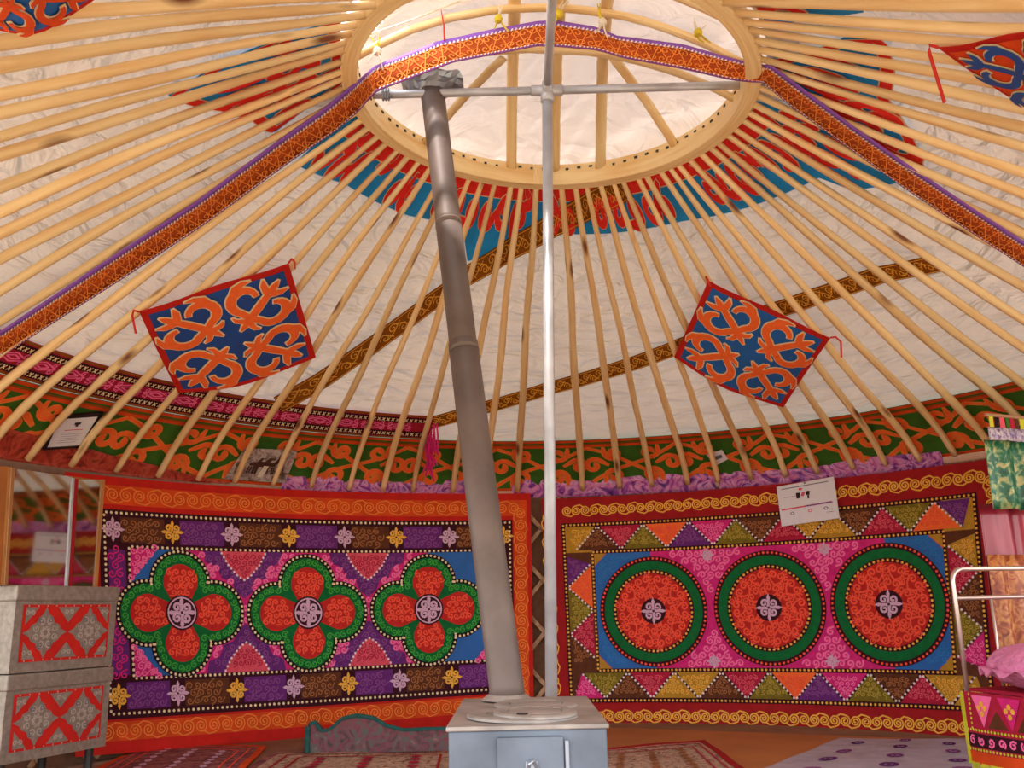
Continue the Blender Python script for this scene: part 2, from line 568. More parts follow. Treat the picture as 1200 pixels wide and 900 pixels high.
MT = dict(
    canvas=canvas('roof canvas', '#e4d8ca', 0.085, (0.7, 2.2, 1), 1.0, 0.22, 4.0),
    cover=canvas('cover cloth', '#eee2da', 0.12, (1.6, 2.6, 1), 1.0, 0.16, 3.0),
    felt=mat('wall felt', '#7a5540', 0.95),
    pine=wood('peeled pine', '#f9dba4', '#e9bd80'),
    pine2=wood('crown wood', '#f8dda6', '#e6ba78', knots=False),
    lattice=wood('lattice wood', '#c79a72', '#9a6a48', knots=False),
    red=mat('red felt', '#c4241c', 0.85, 0.1, 12), dred=mat('dark red felt', '#a01c20', 0.85, 0.12, 12),
    ored=mat('orange red cloth', '#d84c1c', 0.85, 0.15, 10), strap=mat('strap web', '#b04a1c', 0.85, 0.15, 14), orange=mat('orange cloth', '#ff7034', 0.8, 0.08),
    oline=mat('orange cord', '#ee8a3a', 0.8, 0.1), gold=mat('gold cord', '#f0b23c', 0.7, 0.1),
    cream=mat('cream cord', '#f2dcae', 0.8, 0.08), white=mat('white cord', '#e9dde0', 0.8, 0.05),
    blue=mat('blue cloth', '#1a64b4', 0.7, 0.1, 8), navy=mat('navy cloth', '#1c4c9a', 0.6, 0.1, 8),
    sky=mat('bright blue felt', '#2a9ff0', 0.75, 0.1, 8), fred=mat('bright red felt', '#f03830', 0.8, 0.08), green=mat('green felt', '#3d6b22', 0.85, 0.12, 10),
    dgreen=mat('deep green cloth', '#0f6a35', 0.85, 0.12), lgreen=mat('light green cord', '#3fa63e', 0.8, 0.1),
    brown=mat('brown cloth', '#5e3420', 0.85, 0.15), olive=mat('olive cloth', '#7a6a22', 0.85, 0.15),
    mustard=mat('mustard cloth', '#b98a2c', 0.85, 0.12), purple=mat('purple cloth', '#6a2c78', 0.85, 0.12),
    magenta=mat('magenta cloth', '#d62a7c', 0.85, 0.12), crimson=mat('crimson cloth', '#b0203e', 0.85, 0.12),
    pink=mat('pink cord', '#ff70ac', 0.8, 0.08), salmon=mat('salmon cloth', '#e0566a', 0.8, 0.1),
    coral=mat('coral cord', '#f8583e', 0.8, 0.08), redstitch=mat('scarlet cloth', '#c22a26', 0.85, 0.1),
    lilac=mat('lilac cord', '#d9b0cc', 0.8, 0.06), black=mat('black cloth', '#221418', 0.9, 0.1),
    dark=mat('dark plum cloth', '#3c1420', 0.9, 0.1), violet=mat('violet ribbon', '#8a52b8', 0.6, 0.08),
    brownb=mat('brown braid', '#8f5416', 0.85, 0.12), bluec=mat('blue cord', '#2f7fc0', 0.8, 0.08),
    plumc=mat('plum cord', '#8a4a8c', 0.8, 0.08), brownc=mat('tan cord', '#a0643a', 0.8, 0.1), olivec=mat('olive cord', '#b09a3c', 0.8, 0.1),
    galv=mat('galvanised steel', '#a3abb8', 0.42, 0.18, 7, 0.15, 60, 0.75), steel=mat('pipe steel', '#bfc1c8', 0.4, 0.15, 9, 0.1, 40, 0.3),
    stove=mat('stove steel', '#727c8a', 0.5, 0.22, 6, 0.2, 40, 0.55), stovetop=mat('stove top plate', '#a79e98', 0.5, 0.25, 9, 0.2, 60, 0.4),
    smoke=mat('smoked pipe', '#6e605a', 0.55, 0.25, 5, 0.3, 18, 0.25, bdist=0.004), iron=mat('black iron', '#2b2724', 0.6),
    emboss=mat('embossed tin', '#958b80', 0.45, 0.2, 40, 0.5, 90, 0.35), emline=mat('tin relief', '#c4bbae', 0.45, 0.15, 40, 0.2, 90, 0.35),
    board=mat('varnished board', '#a5622a', 0.4, 0.15, 6), frame=mat('mirror frame', '#b07a45', 0.4, 0.15, 10),
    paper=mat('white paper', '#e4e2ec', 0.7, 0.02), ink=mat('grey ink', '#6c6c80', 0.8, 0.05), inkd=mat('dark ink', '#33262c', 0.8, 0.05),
    rubber=mat('black plastic', '#1c1c20', 0.4), yellow=mat('yellow green fringe', '#c9c92a', 0.7, 0.15),
    pillow=mat('pink plush', '#e38ab8', 0.9, 0.15, 25, 0.8, 60, bdist=0.01), earth=mat('earth floor', '#94705a', 0.95, 0.15, 4, 0.4, 30, bdist=0.01),
    ply=mat('plywood', '#b8743c', 0.7, 0.1, 3), ground=mat('dry steppe', '#b2a68e', 0.95, 0.12, 1.5),
    rope=mat('hemp rope', '#8a4a2c', 0.9), rag=mat('yellow rag', '#d6bf3a', 0.85, 0.15), rrag=mat('red rag', '#d23a34', 0.85, 0.1),
    wrag=mat('white rag', '#e6dcc8', 0.85, 0.1), bedm=mat('brushed bed tube', '#c9b6ae', 0.3, 0.1, 9, 0.05, 30, 0.75),
    satin=swirl('purple satin', [(0.30, '#4a2068'), (0.42, '#9c4cae'), (0.5, '#d978b4'), (0.58, '#e0a0d0'), (0.7, '#7a3aa0')], 7, 4, 0.3),
    brocade=swirl('red brocade', [(0.3, '#6a2416'), (0.45, '#a8382a'), (0.6, '#c4503e'), (0.75, '#7a3a22')], 9, 3, 0.45),
    greenb=swirl('green brocade', [(0.3, '#124a34'), (0.48, '#1f6a4a'), (0.56, '#8aa06a'), (0.68, '#c8b070'), (0.8, '#2a7a5a')], 26, 0.6, 0.35),
    pinksat=swirl('rose satin', [(0.3, '#5c0e1a'), (0.5, '#8c2234'), (0.7, '#bc5560')], 4, 1.0, 0.25, sx=(1, 1, 0.4)),
    goldb=swirl('gold brocade', [(0.3, '#7c3020'), (0.45, '#a8542e'), (0.58, '#cc8c4c'), (0.75, '#a84030')], 24, 1.0, 0.35),
    silverb=swirl('silver braid', [(0.35, '#6a4a8c'), (0.5, '#b0a0b8'), (0.65, '#d8d0cc')], 60, 0.5, 0.5),
    rugred=swirl('worn red rug', [(0.3, '#5a2430'), (0.48, '#8c4048'), (0.6, '#a86860'), (0.75, '#5c3a44')], 11, 2, 0.95),
    rugbeige=swirl('worn beige rug', [(0.34, '#6a4038'), (0.48, '#b08e78'), (0.6, '#c8a890'), (0.72, '#7c4a44')], 13, 3, 0.95),
    rugdark=swirl('dark rug', [(0.3, '#3a4440'), (0.5, '#7c4450'), (0.62, '#4c6058'), (0.75, '#a05a5c')], 12, 2, 0.95),
    rugwhite=mat('pale grey rug', '#b4a8b8', 0.95, 0.1, 10), tealc=mat('dark teal wool', '#2c5450', 0.95, 0.15),
)


def set_grain(o, pts, org):
    """grain attribute: x,y across, z along the piece"""
    me = o.data
    at = me.attributes.new('grain', 'FLOAT_VECTOR', 'POINT')
    at.data.foreach_set('vector', np.asarray(pts, float).ravel())


def make_mirror():
    m = bpy.data.materials.new('mirror glass'); m.use_nodes = True
    b = m.node_tree.nodes['Principled BSDF']
    b.inputs['Metallic'].default_value = 1; b.inputs['Roughness'].default_value = 0.04
    b.inputs['Base Color'].default_value = (0.62, 0.6, 0.58, 1)
    return m


MT['mirror'] = make_mirror()

# ------------------------------------------------------------------ 2-D pattern pieces


def arcpts(c, r, a0, a1, n=24):
    a = np.linspace(a0, a1, n)
    return np.stack([c[0] + r * np.cos(a), c[1] + r * np.sin(a)], -1)


def spiral(c, r, a0, turns=1.3, d=1, n=14, r1=0.15):
    t = np.linspace(0, 1, n)
    a = a0 + d * t * turns * 2 * PI
    rr = r * (1 - (1 - r1) * t)
    return np.stack([c[0] + rr * np.cos(a), c[1] + rr * np.sin(a)], -1)


def inside(poly, x, y):
    p = np.asarray(poly); c = False
    j = len(p) - 1
    for i in range(len(p)):
        if (p[i, 1] > y) != (p[j, 1] > y) and x < (p[j, 0] - p[i, 0]) * (y - p[i, 1]) / (p[j, 1] - p[i, 1]) + p[i, 0]:
            c = not c
        j = i
    return c


def fill_curls(m, S, test_, box, pitch, wd, h, mi=0, n=11, holes=None, regular=0.3, mg=0.42):
    g_ = pitch * mg
    test = lambda x, y: test_(x, y) and test_(x - g_, y) and test_(x + g_, y) and test_(x, y - g_) and test_(x, y + g_)
    """hex field of small hooked scrolls"""
    x0, y0, x1, y1 = box
    j = 0
    y = y0 + pitch * 0.4
    while y < y1:
        x = x0 + pitch * (0.35 + 0.5 * (j % 2))
        i = 0
        while x < x1:
            if test(x, y):
                a0 = ((i + j) % 4) * PI / 2 + rng.uniform(-regular, regular)
                d = 1 if (i + j) % 2 else -1
                p = spiral((x, y), pitch * 0.47, a0, 1.25, d, n, 0.12)
                tail = p[0] + (p[0] - p[1]) * 0.9 + np.array([rng.uniform(-.1, .1), rng.uniform(-.1, .1)]) * pitch
                m.stroke(S, np.vstack([tail, p]), wd, h, mi)
            x += pitch; i += 1
        y += pitch * 0.88; j += 1
    return m


def heart(c, s, a):
    """two facing scrolls, as used on the embroidered discs"""
    out = []
    for d in (1, -1):
        p = spiral((d * s * 0.25, 0.1 * s), s * 0.26, PI if d < 0 else 0, 1.2, -1 if d < 0 else 1, 12, 0.15)
        p = np.vstack([[(0, -0.5 * s), (d * 0.3 * s, -0.28 * s)], p])
        ca, sa = math.cos(a), math.sin(a)
        out.append(np.stack([c[0] + p[:, 0] * ca - p[:, 1] * sa, c[1] + p[:, 0] * sa + p[:, 1] * ca], -1))
    return out


def rosette(m, S, c, s, wd, h, mi=0):
    for q in range(4):
        a = q * PI / 2 + PI / 4
        cc = (c[0] + s * 0.5 * math.cos(a), c[1] + s * 0.5 * math.sin(a))
        p = spiral(cc, s * 0.36, a + PI, 1.35, 1, 14, 0.12)
        m.stroke(S, p, wd, h, mi)
        b = q * PI / 2
        m.stroke(S, np.array([(c[0] + s * k * math.cos(b), c[1] + s * k * math.sin(b)) for k in (0.1, 0.5, 0.8, 1.08)]), [wd, wd, wd * 1.6, wd * 0.3], h, mi)


def horn_strokes(c, sx, sy, ang, slim=1.0):
    """ram-horn ornament as tapered strokes (points, widths) in a unit box of half-size 1"""
    st = []
    tt = np.linspace(0, 1, 14)
    st.append((np.stack([0 * tt, -0.72 + 1.25 * tt], -1), 0.20 + 0.05 * np.sin(tt * PI)))
    for d in (1, -1):
        # big horn: leaves the stem low, swings out and curls in
        a = -PI * 0.60 + tt * PI * 1.30
        r = 0.44 - 0.13 * tt
        p = np.stack([d * (0.47 + r * np.cos(a)), 0.02 + r * np.sin(a) * 1.05], -1)
        p = np.vstack([[(0.0, -0.45)], p])
        st.append((p, np.concatenate([[0.22], 0.24 + 0.10 * np.sin(tt * PI) - 0.10 * tt])))
        # leaf tip going out of the horn
        q = np.array([(d * 0.86, 0.02), (d * 0.93, 0.25), (d * 0.86, 0.5), (d * 0.72, 0.66)])
        st.append((q, np.array([0.26, 0.26, 0.16, 0.02])))
        # trefoil leaves
        l = np.array([(0, 0.42), (d * 0.14, 0.56), (d * 0.30, 0.68), (d * 0.42, 0.84)])
        st.append((l, np.array([0.12, 0.22, 0.19, 0.03])))
        l = np.array([(0, -0.52), (d * 0.16, -0.66), (d * 0.32, -0.72), (d * 0.46, -0.68)])
        st.append((l, np.array([0.14, 0.18, 0.14, 0.03])))
    st.append((np.array([(0, 0.4), (0, 0.62), (0, 0.82), (0, 1.0)]), np.array([0.14, 0.24, 0.2, 0.03])))
    st.append((np.array([(0, -0.6), (0, -0.8), (0, -0.98)]), np.array([0.16, 0.18, 0.03])))
    ca, sa = math.cos(ang), math.sin(ang)
    out = []
    for p, wdt in st:
        x = p[:, 0] * sx; y = p[:, 1] * sy
        out.append((np.stack([c[0] + x * ca - y * sa, c[1] + x * sa + y * ca], -1), wdt * min(sx, sy) * slim))
    return out


def draw_horn(m, S, st, line, h, mf=0, ml=1, dh=0.0002):
    for k, (p, wdt) in enumerate(st):
        m.stroke(S, extend(p, line * 0.5), wdt + line, h + dh * k, ml)
    for k, (p, wdt) in enumerate(st):
        m.stroke(S, p, wdt, h + 0.004 + dh * k, mf)


def extend(p, d):
    p = np.array(p)
    a = p[0] - p[1]; b = p[-1] - p[-2]
    p[0] = p[0] + a / (np.linalg.norm(a) + 1e-9) * d
    p[-1] = p[-1] + b / (np.linalg.norm(b) + 1e-9) * d
    return p


def rect(x0, y0, x1, y1):
    return [(x0, y0), (x1, y0), (x1, y1), (x0, y1)]


def rectring(a, b):
    return [rect(*a), rect(*b)[::-1]]
# ================================================================== SETTING
def disc_ground():
    g = M()
    g.add([(-40, -40, -0.03), (40, -40, -0.03), (40, 40, -0.03), (-40, 40, -0.03)], [(0, 1, 2, 3)])
    tag(g.build('ground', MT['ground']), kind='structure')
    f = M()
    n = 96
    V = [(0, 0, 0)] + [(3.45 * math.sin(2 * PI * k / n), 3.45 * math.cos(2 * PI * k / n), 0) for k in range(n)]
    V += [(x, y, -0.05) for x, y, z in V[1:]]
    F = [(0, 1 + (k + 1) % n, 1 + k) for k in range(n)] + [(1 + k, 1 + (k + 1) % n, 1 + n + (k + 1) % n, 1 + n + k) for k in range(n)]
    f.add(V, F)
    return tag(f.build('floor', MT['earth']), kind='structure')


floor = disc_ground()

# wall cloth (the doorway side behind the camera stays open) and the wooden lattice before it
wm = M()
A_OPEN = 1.45
wm.grid(lambda u, v: np.stack([(RW + 0.07) * np.sin(u), (RW + 0.07) * np.cos(u), v], -1), np.linspace(-A_OPEN, A_OPEN, 97), np.linspace(0, ZE + 0.03, 5))
wall = tag(wm.build('wall_back', MT['felt'], smooth=True), kind='structure')
lat = {}
for d in (1, -1):
    # one slat leaning right and one leaning left, the rest share their mesh
    s = np.linspace(0, 1, 9)
    r = RW + (0.035 if d > 0 else 0.02)
    span = d * 1.35 / r
    m = M()
    th = (s - 0.5) * span
    P = np.stack([r * np.sin(th), r * np.cos(th), 0.02 + s * (ZE - 0.06)], -1)
    t = np.gradient(P, axis=0); t /= np.linalg.norm(t, axis=1)[:, None]
    nr = np.stack([np.sin(th), np.cos(th), 0 * th], -1)
    b = np.cross(t, nr)
    V = np.concatenate([P + sx * 0.014 * b + sy * 0.006 * nr for sx, sy in ((-1, -1), (1, -1), (1, 1), (-1, 1))])
    F = [(k * 9 + i, k * 9 + i + 1, ((k + 1) % 4) * 9 + i + 1, ((k + 1) % 4) * 9 + i) for k in range(4) for i in range(8)]
    m.add(V, F)
    o = m.build('lattice_slat', MT['lattice'], wall)
    set_grain(o, V[:, [0, 2, 1]], 0)
    N_ = 28
    for k in range(N_):
        a = -1.4 + 2.8 * (k + 0.5) / N_
        c = o if k == 0 else o.copy()
        if k: C.objects.link(c)
        c.rotation_euler = (0, 0, -a)

# roof cloth
RS = RoofS(0.055)
rm = M()
us = np.linspace(-PI, PI, 361) * RW; vs2 = np.linspace(-0.0, SMAX - 0.12, 60)


def roofpt(u, v):
    k = u / RW
    # cloth dips a little between the poles and folds across the slope
    h = 0.008 * np.sin(v * 21 + 2.2 * np.sin(k * 5)) * np.sin(k * 13 + v * 2) + 0.006 * np.sin(v * 47 + 3 * np.sin(k * 9 + v * 3))
    P = RS.map(u, v, 0.0)
    P[:, 2] += np.abs(h)
    return P


rm.grid(roofpt, us, vs2)
ceil_o = tag(rm.build('ceiling', MT['canvas'], smooth=True), kind='structure')
U_, V_ = np.meshgrid(us, vs2)
at = ceil_o.data.attributes.new('roofuv', 'FLOAT_VECTOR', 'POINT')
at.data.foreach_set('vector', np.stack([U_.ravel(), V_.ravel(), 0 * U_.ravel()], -1).ravel())

# roof poles
ev = [(765, 577), (727, 578), (683, 578), (648, 579), (606, 578), (568, 578), (530, 577), (483, 575), (448, 575), (408, 575), (363, 575), (318, 572), (273, 567), (230, 563),
      (183, 560), (133, 557), (80, 549), (28, 545), (807, 573), (843, 570), (882, 567), (922, 560), (960, 557), (1002, 553), (1040, 545), (1080, 538), (1122, 533)]
ths = sorted(math.atan2(*on_cyl(x, y, RW)[:2]) for x, y in ev)
full = []
for a, b in zip(ths, ths[1:] + [ths[0] + 2 * PI]):
    full.append(a)
    n = max(0, round((b - a) / 0.0775) - 1)
    for k in range(n):
        full.append(a + (b - a) * (k + 1) / (n + 1) + rng.uniform(-.006, .006))
s_top = float(np.interp(-(RC + 0.0), -PROF[:, 0], PS))
PSf = RoofS(-0.02)
for i, th in enumerate(full):
    n = 22
    s = np.linspace(-0.045, s_top, n)
    ph, ph2 = rng.uniform(0, 6.28, 2)
    k = np.sin(np.clip(s / s_top, 0, 1) * PI)
    du = k * (0.009 * np.sin(s * 1.9 + ph) + 0.004 * np.sin(s * 5 + ph2))
    # a pole sits a little askew of the true radius
    skew = rng.uniform(-0.012, 0.012)
    dth = th + skew * s / s_top
    base = PSf.map((th + (dth - th)) * RW + 0 * s, np.maximum(s, 0.0), 0.0)
    lat_ = np.stack([np.cos(dth), -np.sin(dth), 0 * s], -1)
    P = base + lat_ * du[:, None]
    P[:, 2] += k * 0.008 * np.sin(s * 3.1 + ph2)
    if True:
        P[0] = P[1] + (P[1] - P[2]) * 0.45
    rad = np.interp(s / s_top, [0, 0.15, 0.5, 0.8, 1], [0.019, 0.0225, 0.0225, 0.018, 0.0135]) * rng.uniform(0.9, 1.08) * (1 + 0.04 * np.sin(s * 9 + ph))
    m = M()
    m.tube(P, rad, 8)
    o = m.build('roof_pole', MT['pine'], ceil_o, smooth=True)
    an = np.arange(8) * PI / 4
    G = np.stack([(rad[:, None] * np.cos(an)), (rad[:, None] * np.sin(an)), np.repeat(s[:, None], 8, 1)], -1).reshape(-1, 3)
    set_grain(o, G, 0)

# ================================================================== CROWN
crown = thing('crown_ring', 'round pale wooden roof ring with arched ribs at the top of the yurt', 'roof ring', (0, 0, ZC))


def ringpt(r, z, a):
    x, y = r * np.sin(a), r * np.cos(a)
    return np.stack([x, y, ZC + z + TILT * x], -1)


m = M()
na = 96
a = np.arange(na) * 2 * PI / na
prf = [(RC + 0.02, -0.045), (RC + 0.025, 0.05), (RC - 0.045, 0.075), (RC - 0.05, -0.045)]
V = np.concatenate([ringpt(r, z, a) for r, z in prf])
F = [(k * na + i, k * na + (i + 1) % na, ((k + 1) % 4) * na + (i + 1) % na, ((k + 1) % 4) * na + i) for k in range(4) for i in range(na)]
m.add(V, F)
o = m.build('hoop', MT['pine2'], crown, smooth=False)
set_grain(o, np.concatenate([np.stack([0 * a + k * .07, 0 * a, a], -1) for k in range(4)]), 0)
md = o.modifiers.new('bevel', 'BEVEL'); md.width = 0.006; md.segments = 2; md.limit_method = 'ANGLE'
m = M()
for k in range(84):
    aa = 2 * PI * k / 84
    c = ringpt(RC - 0.046, 0.045 + 0.005 * math.sin(k * 5), np.array([aa]))[0]
    m.box(c, (0.012 + 0.008 * rng.rand(), 0.010, 0.008 + 0.004 * rng.rand()), 0, -aa)
m.build('socket', MT['iron'], crown, stuff=True)


def arch(p0, p1, rise, w, t, name='rib', n=21, power=2.2, parent=None):
    p0, p1 = np.array(p0, float), np.array(p1, float)
    s = np.linspace(0, 1, n)
    P = p0[None] * (1 - s[:, None]) + p1[None] * s[:, None]
    P[:, 2] += rise * (1 - np.abs(2 * s - 1) ** power)
    P += rng.uniform(-.002, .002, P.shape)
    m = M()
    m.tube(P, w / 2, 8, flat=t / w)
    o = m.build(name, MT['pine2'], crown if parent is None else parent, smooth=True)
    G = np.stack([np.tile(np.arange(8) * .01, n), 0 * np.tile(np.arange(8), n), np.repeat(s * 1.7, 8)], -1)
    set_grain(o, G, 0)
    return P


def rz(x):
    return ZC + TILT * x


for yy, rise in ((0.10, 0.235), (-0.15, 0.27), (-0.42, 0.24)):
    xx = math.sqrt((RC - 0.03) ** 2 - yy ** 2)
    arch((-xx, yy, rz(-xx) + 0.03), (xx, yy, rz(xx) + 0.03), rise, 0.042, 0.032)
barx = []
for fx in (-0.17, 0.06, 0.30):
    yy = math.sqrt((RC - 0.03) ** 2 - fx ** 2)
    arch((fx * 0.75, -yy, rz(fx) + 0.05), (fx, yy, rz(fx) + 0.03), 0.275, 0.055, 0.022, power=2.6)
for (x0, y0, x1, y1) in ((-0.20, 0.12, -0.62, 0.60), (0.30, 0.12, 0.66, 0.56)):
    arch((x0, y0, 3.245), (x1, y1, rz(x1) + 0.03), 0.02, 0.05, 0.022, n=9)

# cloth over the crown, thrown back at the near left corner
m = M()
n = 40


def coverpt(u, v):
    r = np.hypot(u, v)
    z = rz(u) + 0.10 + 0.27 * np.clip(1 - (r / 1.0) ** 2.4, -0.3, 1)
    q_ = u * 0.8 + v * 0.6
    z = z + 0.020 * np.sin(q_ * 22 + 2.0 * np.sin(v * 5 - u * 3)) * (0.5 + 0.5 * np.sin(v * 7 - u * 5)) + 0.010 * np.sin(q_ * 47 + 3 * np.sin(u * 6))
    return np.stack([u, v, z], -1)


gx = np.linspace(-1.1, 1.1, 141)
U_, V_ = np.meshgrid(gx, gx)
keep = (np.hypot(U_, V_) < 1.09)
OPEN_P = [on_plane(x, y, 2, 3.12) for x, y in ((414, 84), (470, 46), (560, 8), (600, -12))]
ox = np.array([p[0] for p in OPEN_P]); oy = np.array([p[1] for p in OPEN_P])
lim = np.interp(U_, ox, oy, left=oy[0] + 0.0, right=-9)
keep &= ~((V_ < lim) & (U_ < 0.02))
P = coverpt(U_.ravel(), V_.ravel())
idx = np.arange(141 * 141).reshape(141, 141)
F = [(idx[j, i], idx[j, i + 1], idx[j + 1, i + 1], idx[j + 1, i]) for j in range(140) for i in range(140)
     if keep[j, i] and keep[j, i + 1] and keep[j + 1, i + 1] and keep[j + 1, i]]
m.add(P, F)
o = m.build('crown_cover', MT['cover'], smooth=True)
bm = bmesh.new(); bm.from_mesh(o.data)
bmesh.ops.delete(bm, geom=[v for v in bm.verts if not v.link_faces], context='VERTS')
bm.to_mesh(o.data); bm.free()
tag(o, 'white creased cloth drawn over the roof ring, open at one corner to the sky', 'cover cloth')

# pull rope along the open edge
e0, e1 = on_plane(440, 38, 2, 3.16), on_plane(516, 10, 2, 3.30)
m = M(); m.tube([e0 + (e0 - e1) * .6, e0, (e0 + e1) / 2 + np.array([0, 0, -.004]), e1, e1 + (e1 - e0) * 1.2], 0.004, 5)
tag(m.build('cover_rope', MT['wrag'], smooth=True), 'thin pale rope strung across the open sky corner of the roof ring', 'rope')

# pipe cross holding the crown, and its post
zc = 2.955
JT = on_plane(641, 106, 1, 0.0)
zc = float(JT[2])
post = thing('steel_post', 'tall thin steel pipe post with a pipe cross holding up the roof ring', 'post', (JT[0], 0, 0))
PBs = on_plane(646, 815, 1, 0.0); FT = PBs + (PBs - JT) * (PBs[2] / (JT[2] - PBs[2]))
m = M(); m.tube([(FT[0], 0, 0.005), (JT[0], 0, zc - 0.02)], 0.023, 14); m.build('upright_pipe', MT['steel'], post, smooth=True)
m = M(); m.lathe((FT[0], 0, 0), [(0, 0), (0.09, 0), (0.09, 0.01), (0.03, 0.014), (0.028, 0.05), (0, 0.05)], 20); m.build('foot_plate', MT['galv'], post)
L_ = on_plane(437, 111, 1, 0.0); R_ = on_plane(893, 99, 1, 0.0)
m = M(); m.tube([L_, JT + np.array([-0.02, 0, 0])], 0.0185, 12); m.build('cross_pipe', MT['steel'], post, smooth=True)
m = M(); m.tube([JT + np.array([0.02, 0, 0]), R_], 0.0185, 12); m.build('cross_pipe', MT['steel'], post, smooth=True)
m = M(); m.tube([JT, (JT[0] + 0.0, -0.84, zc + 0.01)], 0.0185, 12); m.build('cross_pipe', MT['steel'], post, smooth=True)
m = M(); m.tube([JT, (JT[0] + 0.035, 0.84, zc + 0.0)], 0.0185, 12); m.build('cross_pipe', MT['galv'], post, smooth=True)
m = M()
m.tube([JT + np.array([-.07, 0, 0]), JT + np.array([.07, 0, 0])], 0.024, 12)
m.tube([JT + np.array([0, -.06, 0]), JT + np.array([0, .06, 0])], 0.024, 12)
m.tube([JT + np.array([0, 0, -0.055]), JT + np.array([0, 0, 0])], 0.030, 12)
m.build('joint_collar', MT['steel'], post, smooth=True)
for s_, E_ in ((-1, L_), (1, R_)):
    m = M()
    for q in range(3):
        cc = E_ + np.array([-s_ * (0.045 + q * 0.012), 0, 0])
        m.tube([cc + 0.026 * np.array([0, math.cos(t), math.sin(t)]) for t in np.linspace(0, 2 * PI, 13)], 0.004, 5)
    m.build('tie_wire', MT['galv'], post)

# ================================================================== STRAPS
RIN = RoofS(-0.040)
upr = [(-60, 412), (0, 388), (133, 299), (228, 237), (325, 165), (375, 130), (402, 108)]
lwr = [(-50, 440), (9, 412), (150, 322), (243, 260), (343, 187), (395, 152), (420, 130)]


def roofp(px, py, S):
    u, v = S.uv(px, py)
    return S.map(np.array([u]), np.array([v]), 0.0)[0]


def strap3d():
    A = [roofp(x, y, RIN) for x, y in upr]; B = [roofp(x, y, RIN) for x, y in lwr]
    pl = -0.175
    up2 = [(440, 77), (512, 49), (580, 34), (630, 25), (650, 24), (700, 32), (722, 42), (800, 52), (848, 66), (884, 75)]
    lo2 = [(442, 107), (532, 73), (585, 63), (630, 54), (656, 55), (700, 59), (730, 68), (800, 81), (856, 94), (886, 97)]
    A += [on_plane(x, y, 1, pl) for x, y in up2]; B += [on_plane(x, y, 1, pl) for x, y in lo2]
    up3 = [(904, 76), (940, 103), (1000, 148), (1070, 197), (1140, 244), (1200, 283), (1280, 335)]
    lo3 = [(894, 96), (924, 122), (985, 166), (1055, 217), (1127, 265), (1190, 306), (1270, 360)]
    A += [roofp(x, y, RIN) for x, y in up3]; B += [roofp(x, y, RIN) for x, y in lo3]
    return np.array(A), np.array(B)


A_, B_ = strap3d()
TS = StripS(A_, B_)
band = thing('woven_strap', 'broad orange woven strap with violet edges slung across the roof ring', 'strap', A_[11])


def strapgrid(S, v0, v1, h, name, mt, parent, th=0.004):
    m = M()
    us_ = np.linspace(0, S.L, max(8, int(S.L / 0.04)))
    m.grid(lambda u, v: S.map(u, v, h), us_, np.linspace(v0, v1, 3))
    return m.build(name, mt, parent, smooth=True, solid=th)


hw = TS.wd / 2
strapgrid(TS, -hw * 0.86, hw * 0.62, 0.0, 'strap_web', MT['strap'], band)
strapgrid(TS, hw * 0.62, hw, 0.001, 'edging', MT['violet'], band)
strapgrid(TS, -hw, -hw * 0.86, 0.001, 'edging', MT['plumc'], band)
m = M()
k = 0; u = 0.03
while u < TS.L - 0.03:
    for row in (-1, 1):
        c = (u + row * hw * 0.12, -hw * 0.12 + row * hw * 0.36)
        d = 1 if (k + row) % 4 < 2 else -1
        m.stroke(TS, spiral(c, hw * 0.31, (k % 4) * PI / 2, 1.2, d, 10, 0.15), 0.0055, 0.004 + (row + 1) * .0003, 0)
    m.stroke(TS, [(u - 0.02, -hw * 0.8), (u, -hw * 0.1), (u + 0.02, hw * 0.58)] if k % 2 else [(u - 0.02, hw * 0.58), (u, -hw * 0.1), (u + 0.02, -hw * 0.8)], 0.005, 0.005, 0)
    u += hw * 0.52; k += 1
for v_ in (-hw * 0.82, hw * 0.58):
    m.stroke(TS, [(x_, v_) for x_ in np.arange(0, TS.L, 0.05)], 0.004, 0.0045, 0)
m.build('scroll_stitching', MT['oline'], band, stuff=True)
m = M()
for u in np.arange(0.01, TS.L, 0.017):
    m.stroke(TS, [(u, hw * 0.55), (u + 0.008, hw * 0.72)], 0.007, 0.005, 0)
    m.stroke(TS, [(u, -hw * 0.9), (u + 0.006, -hw * 0.8)], 0.006, 0.005, 0)
m.build('white_stitching', MT['white'], band, stuff=True)


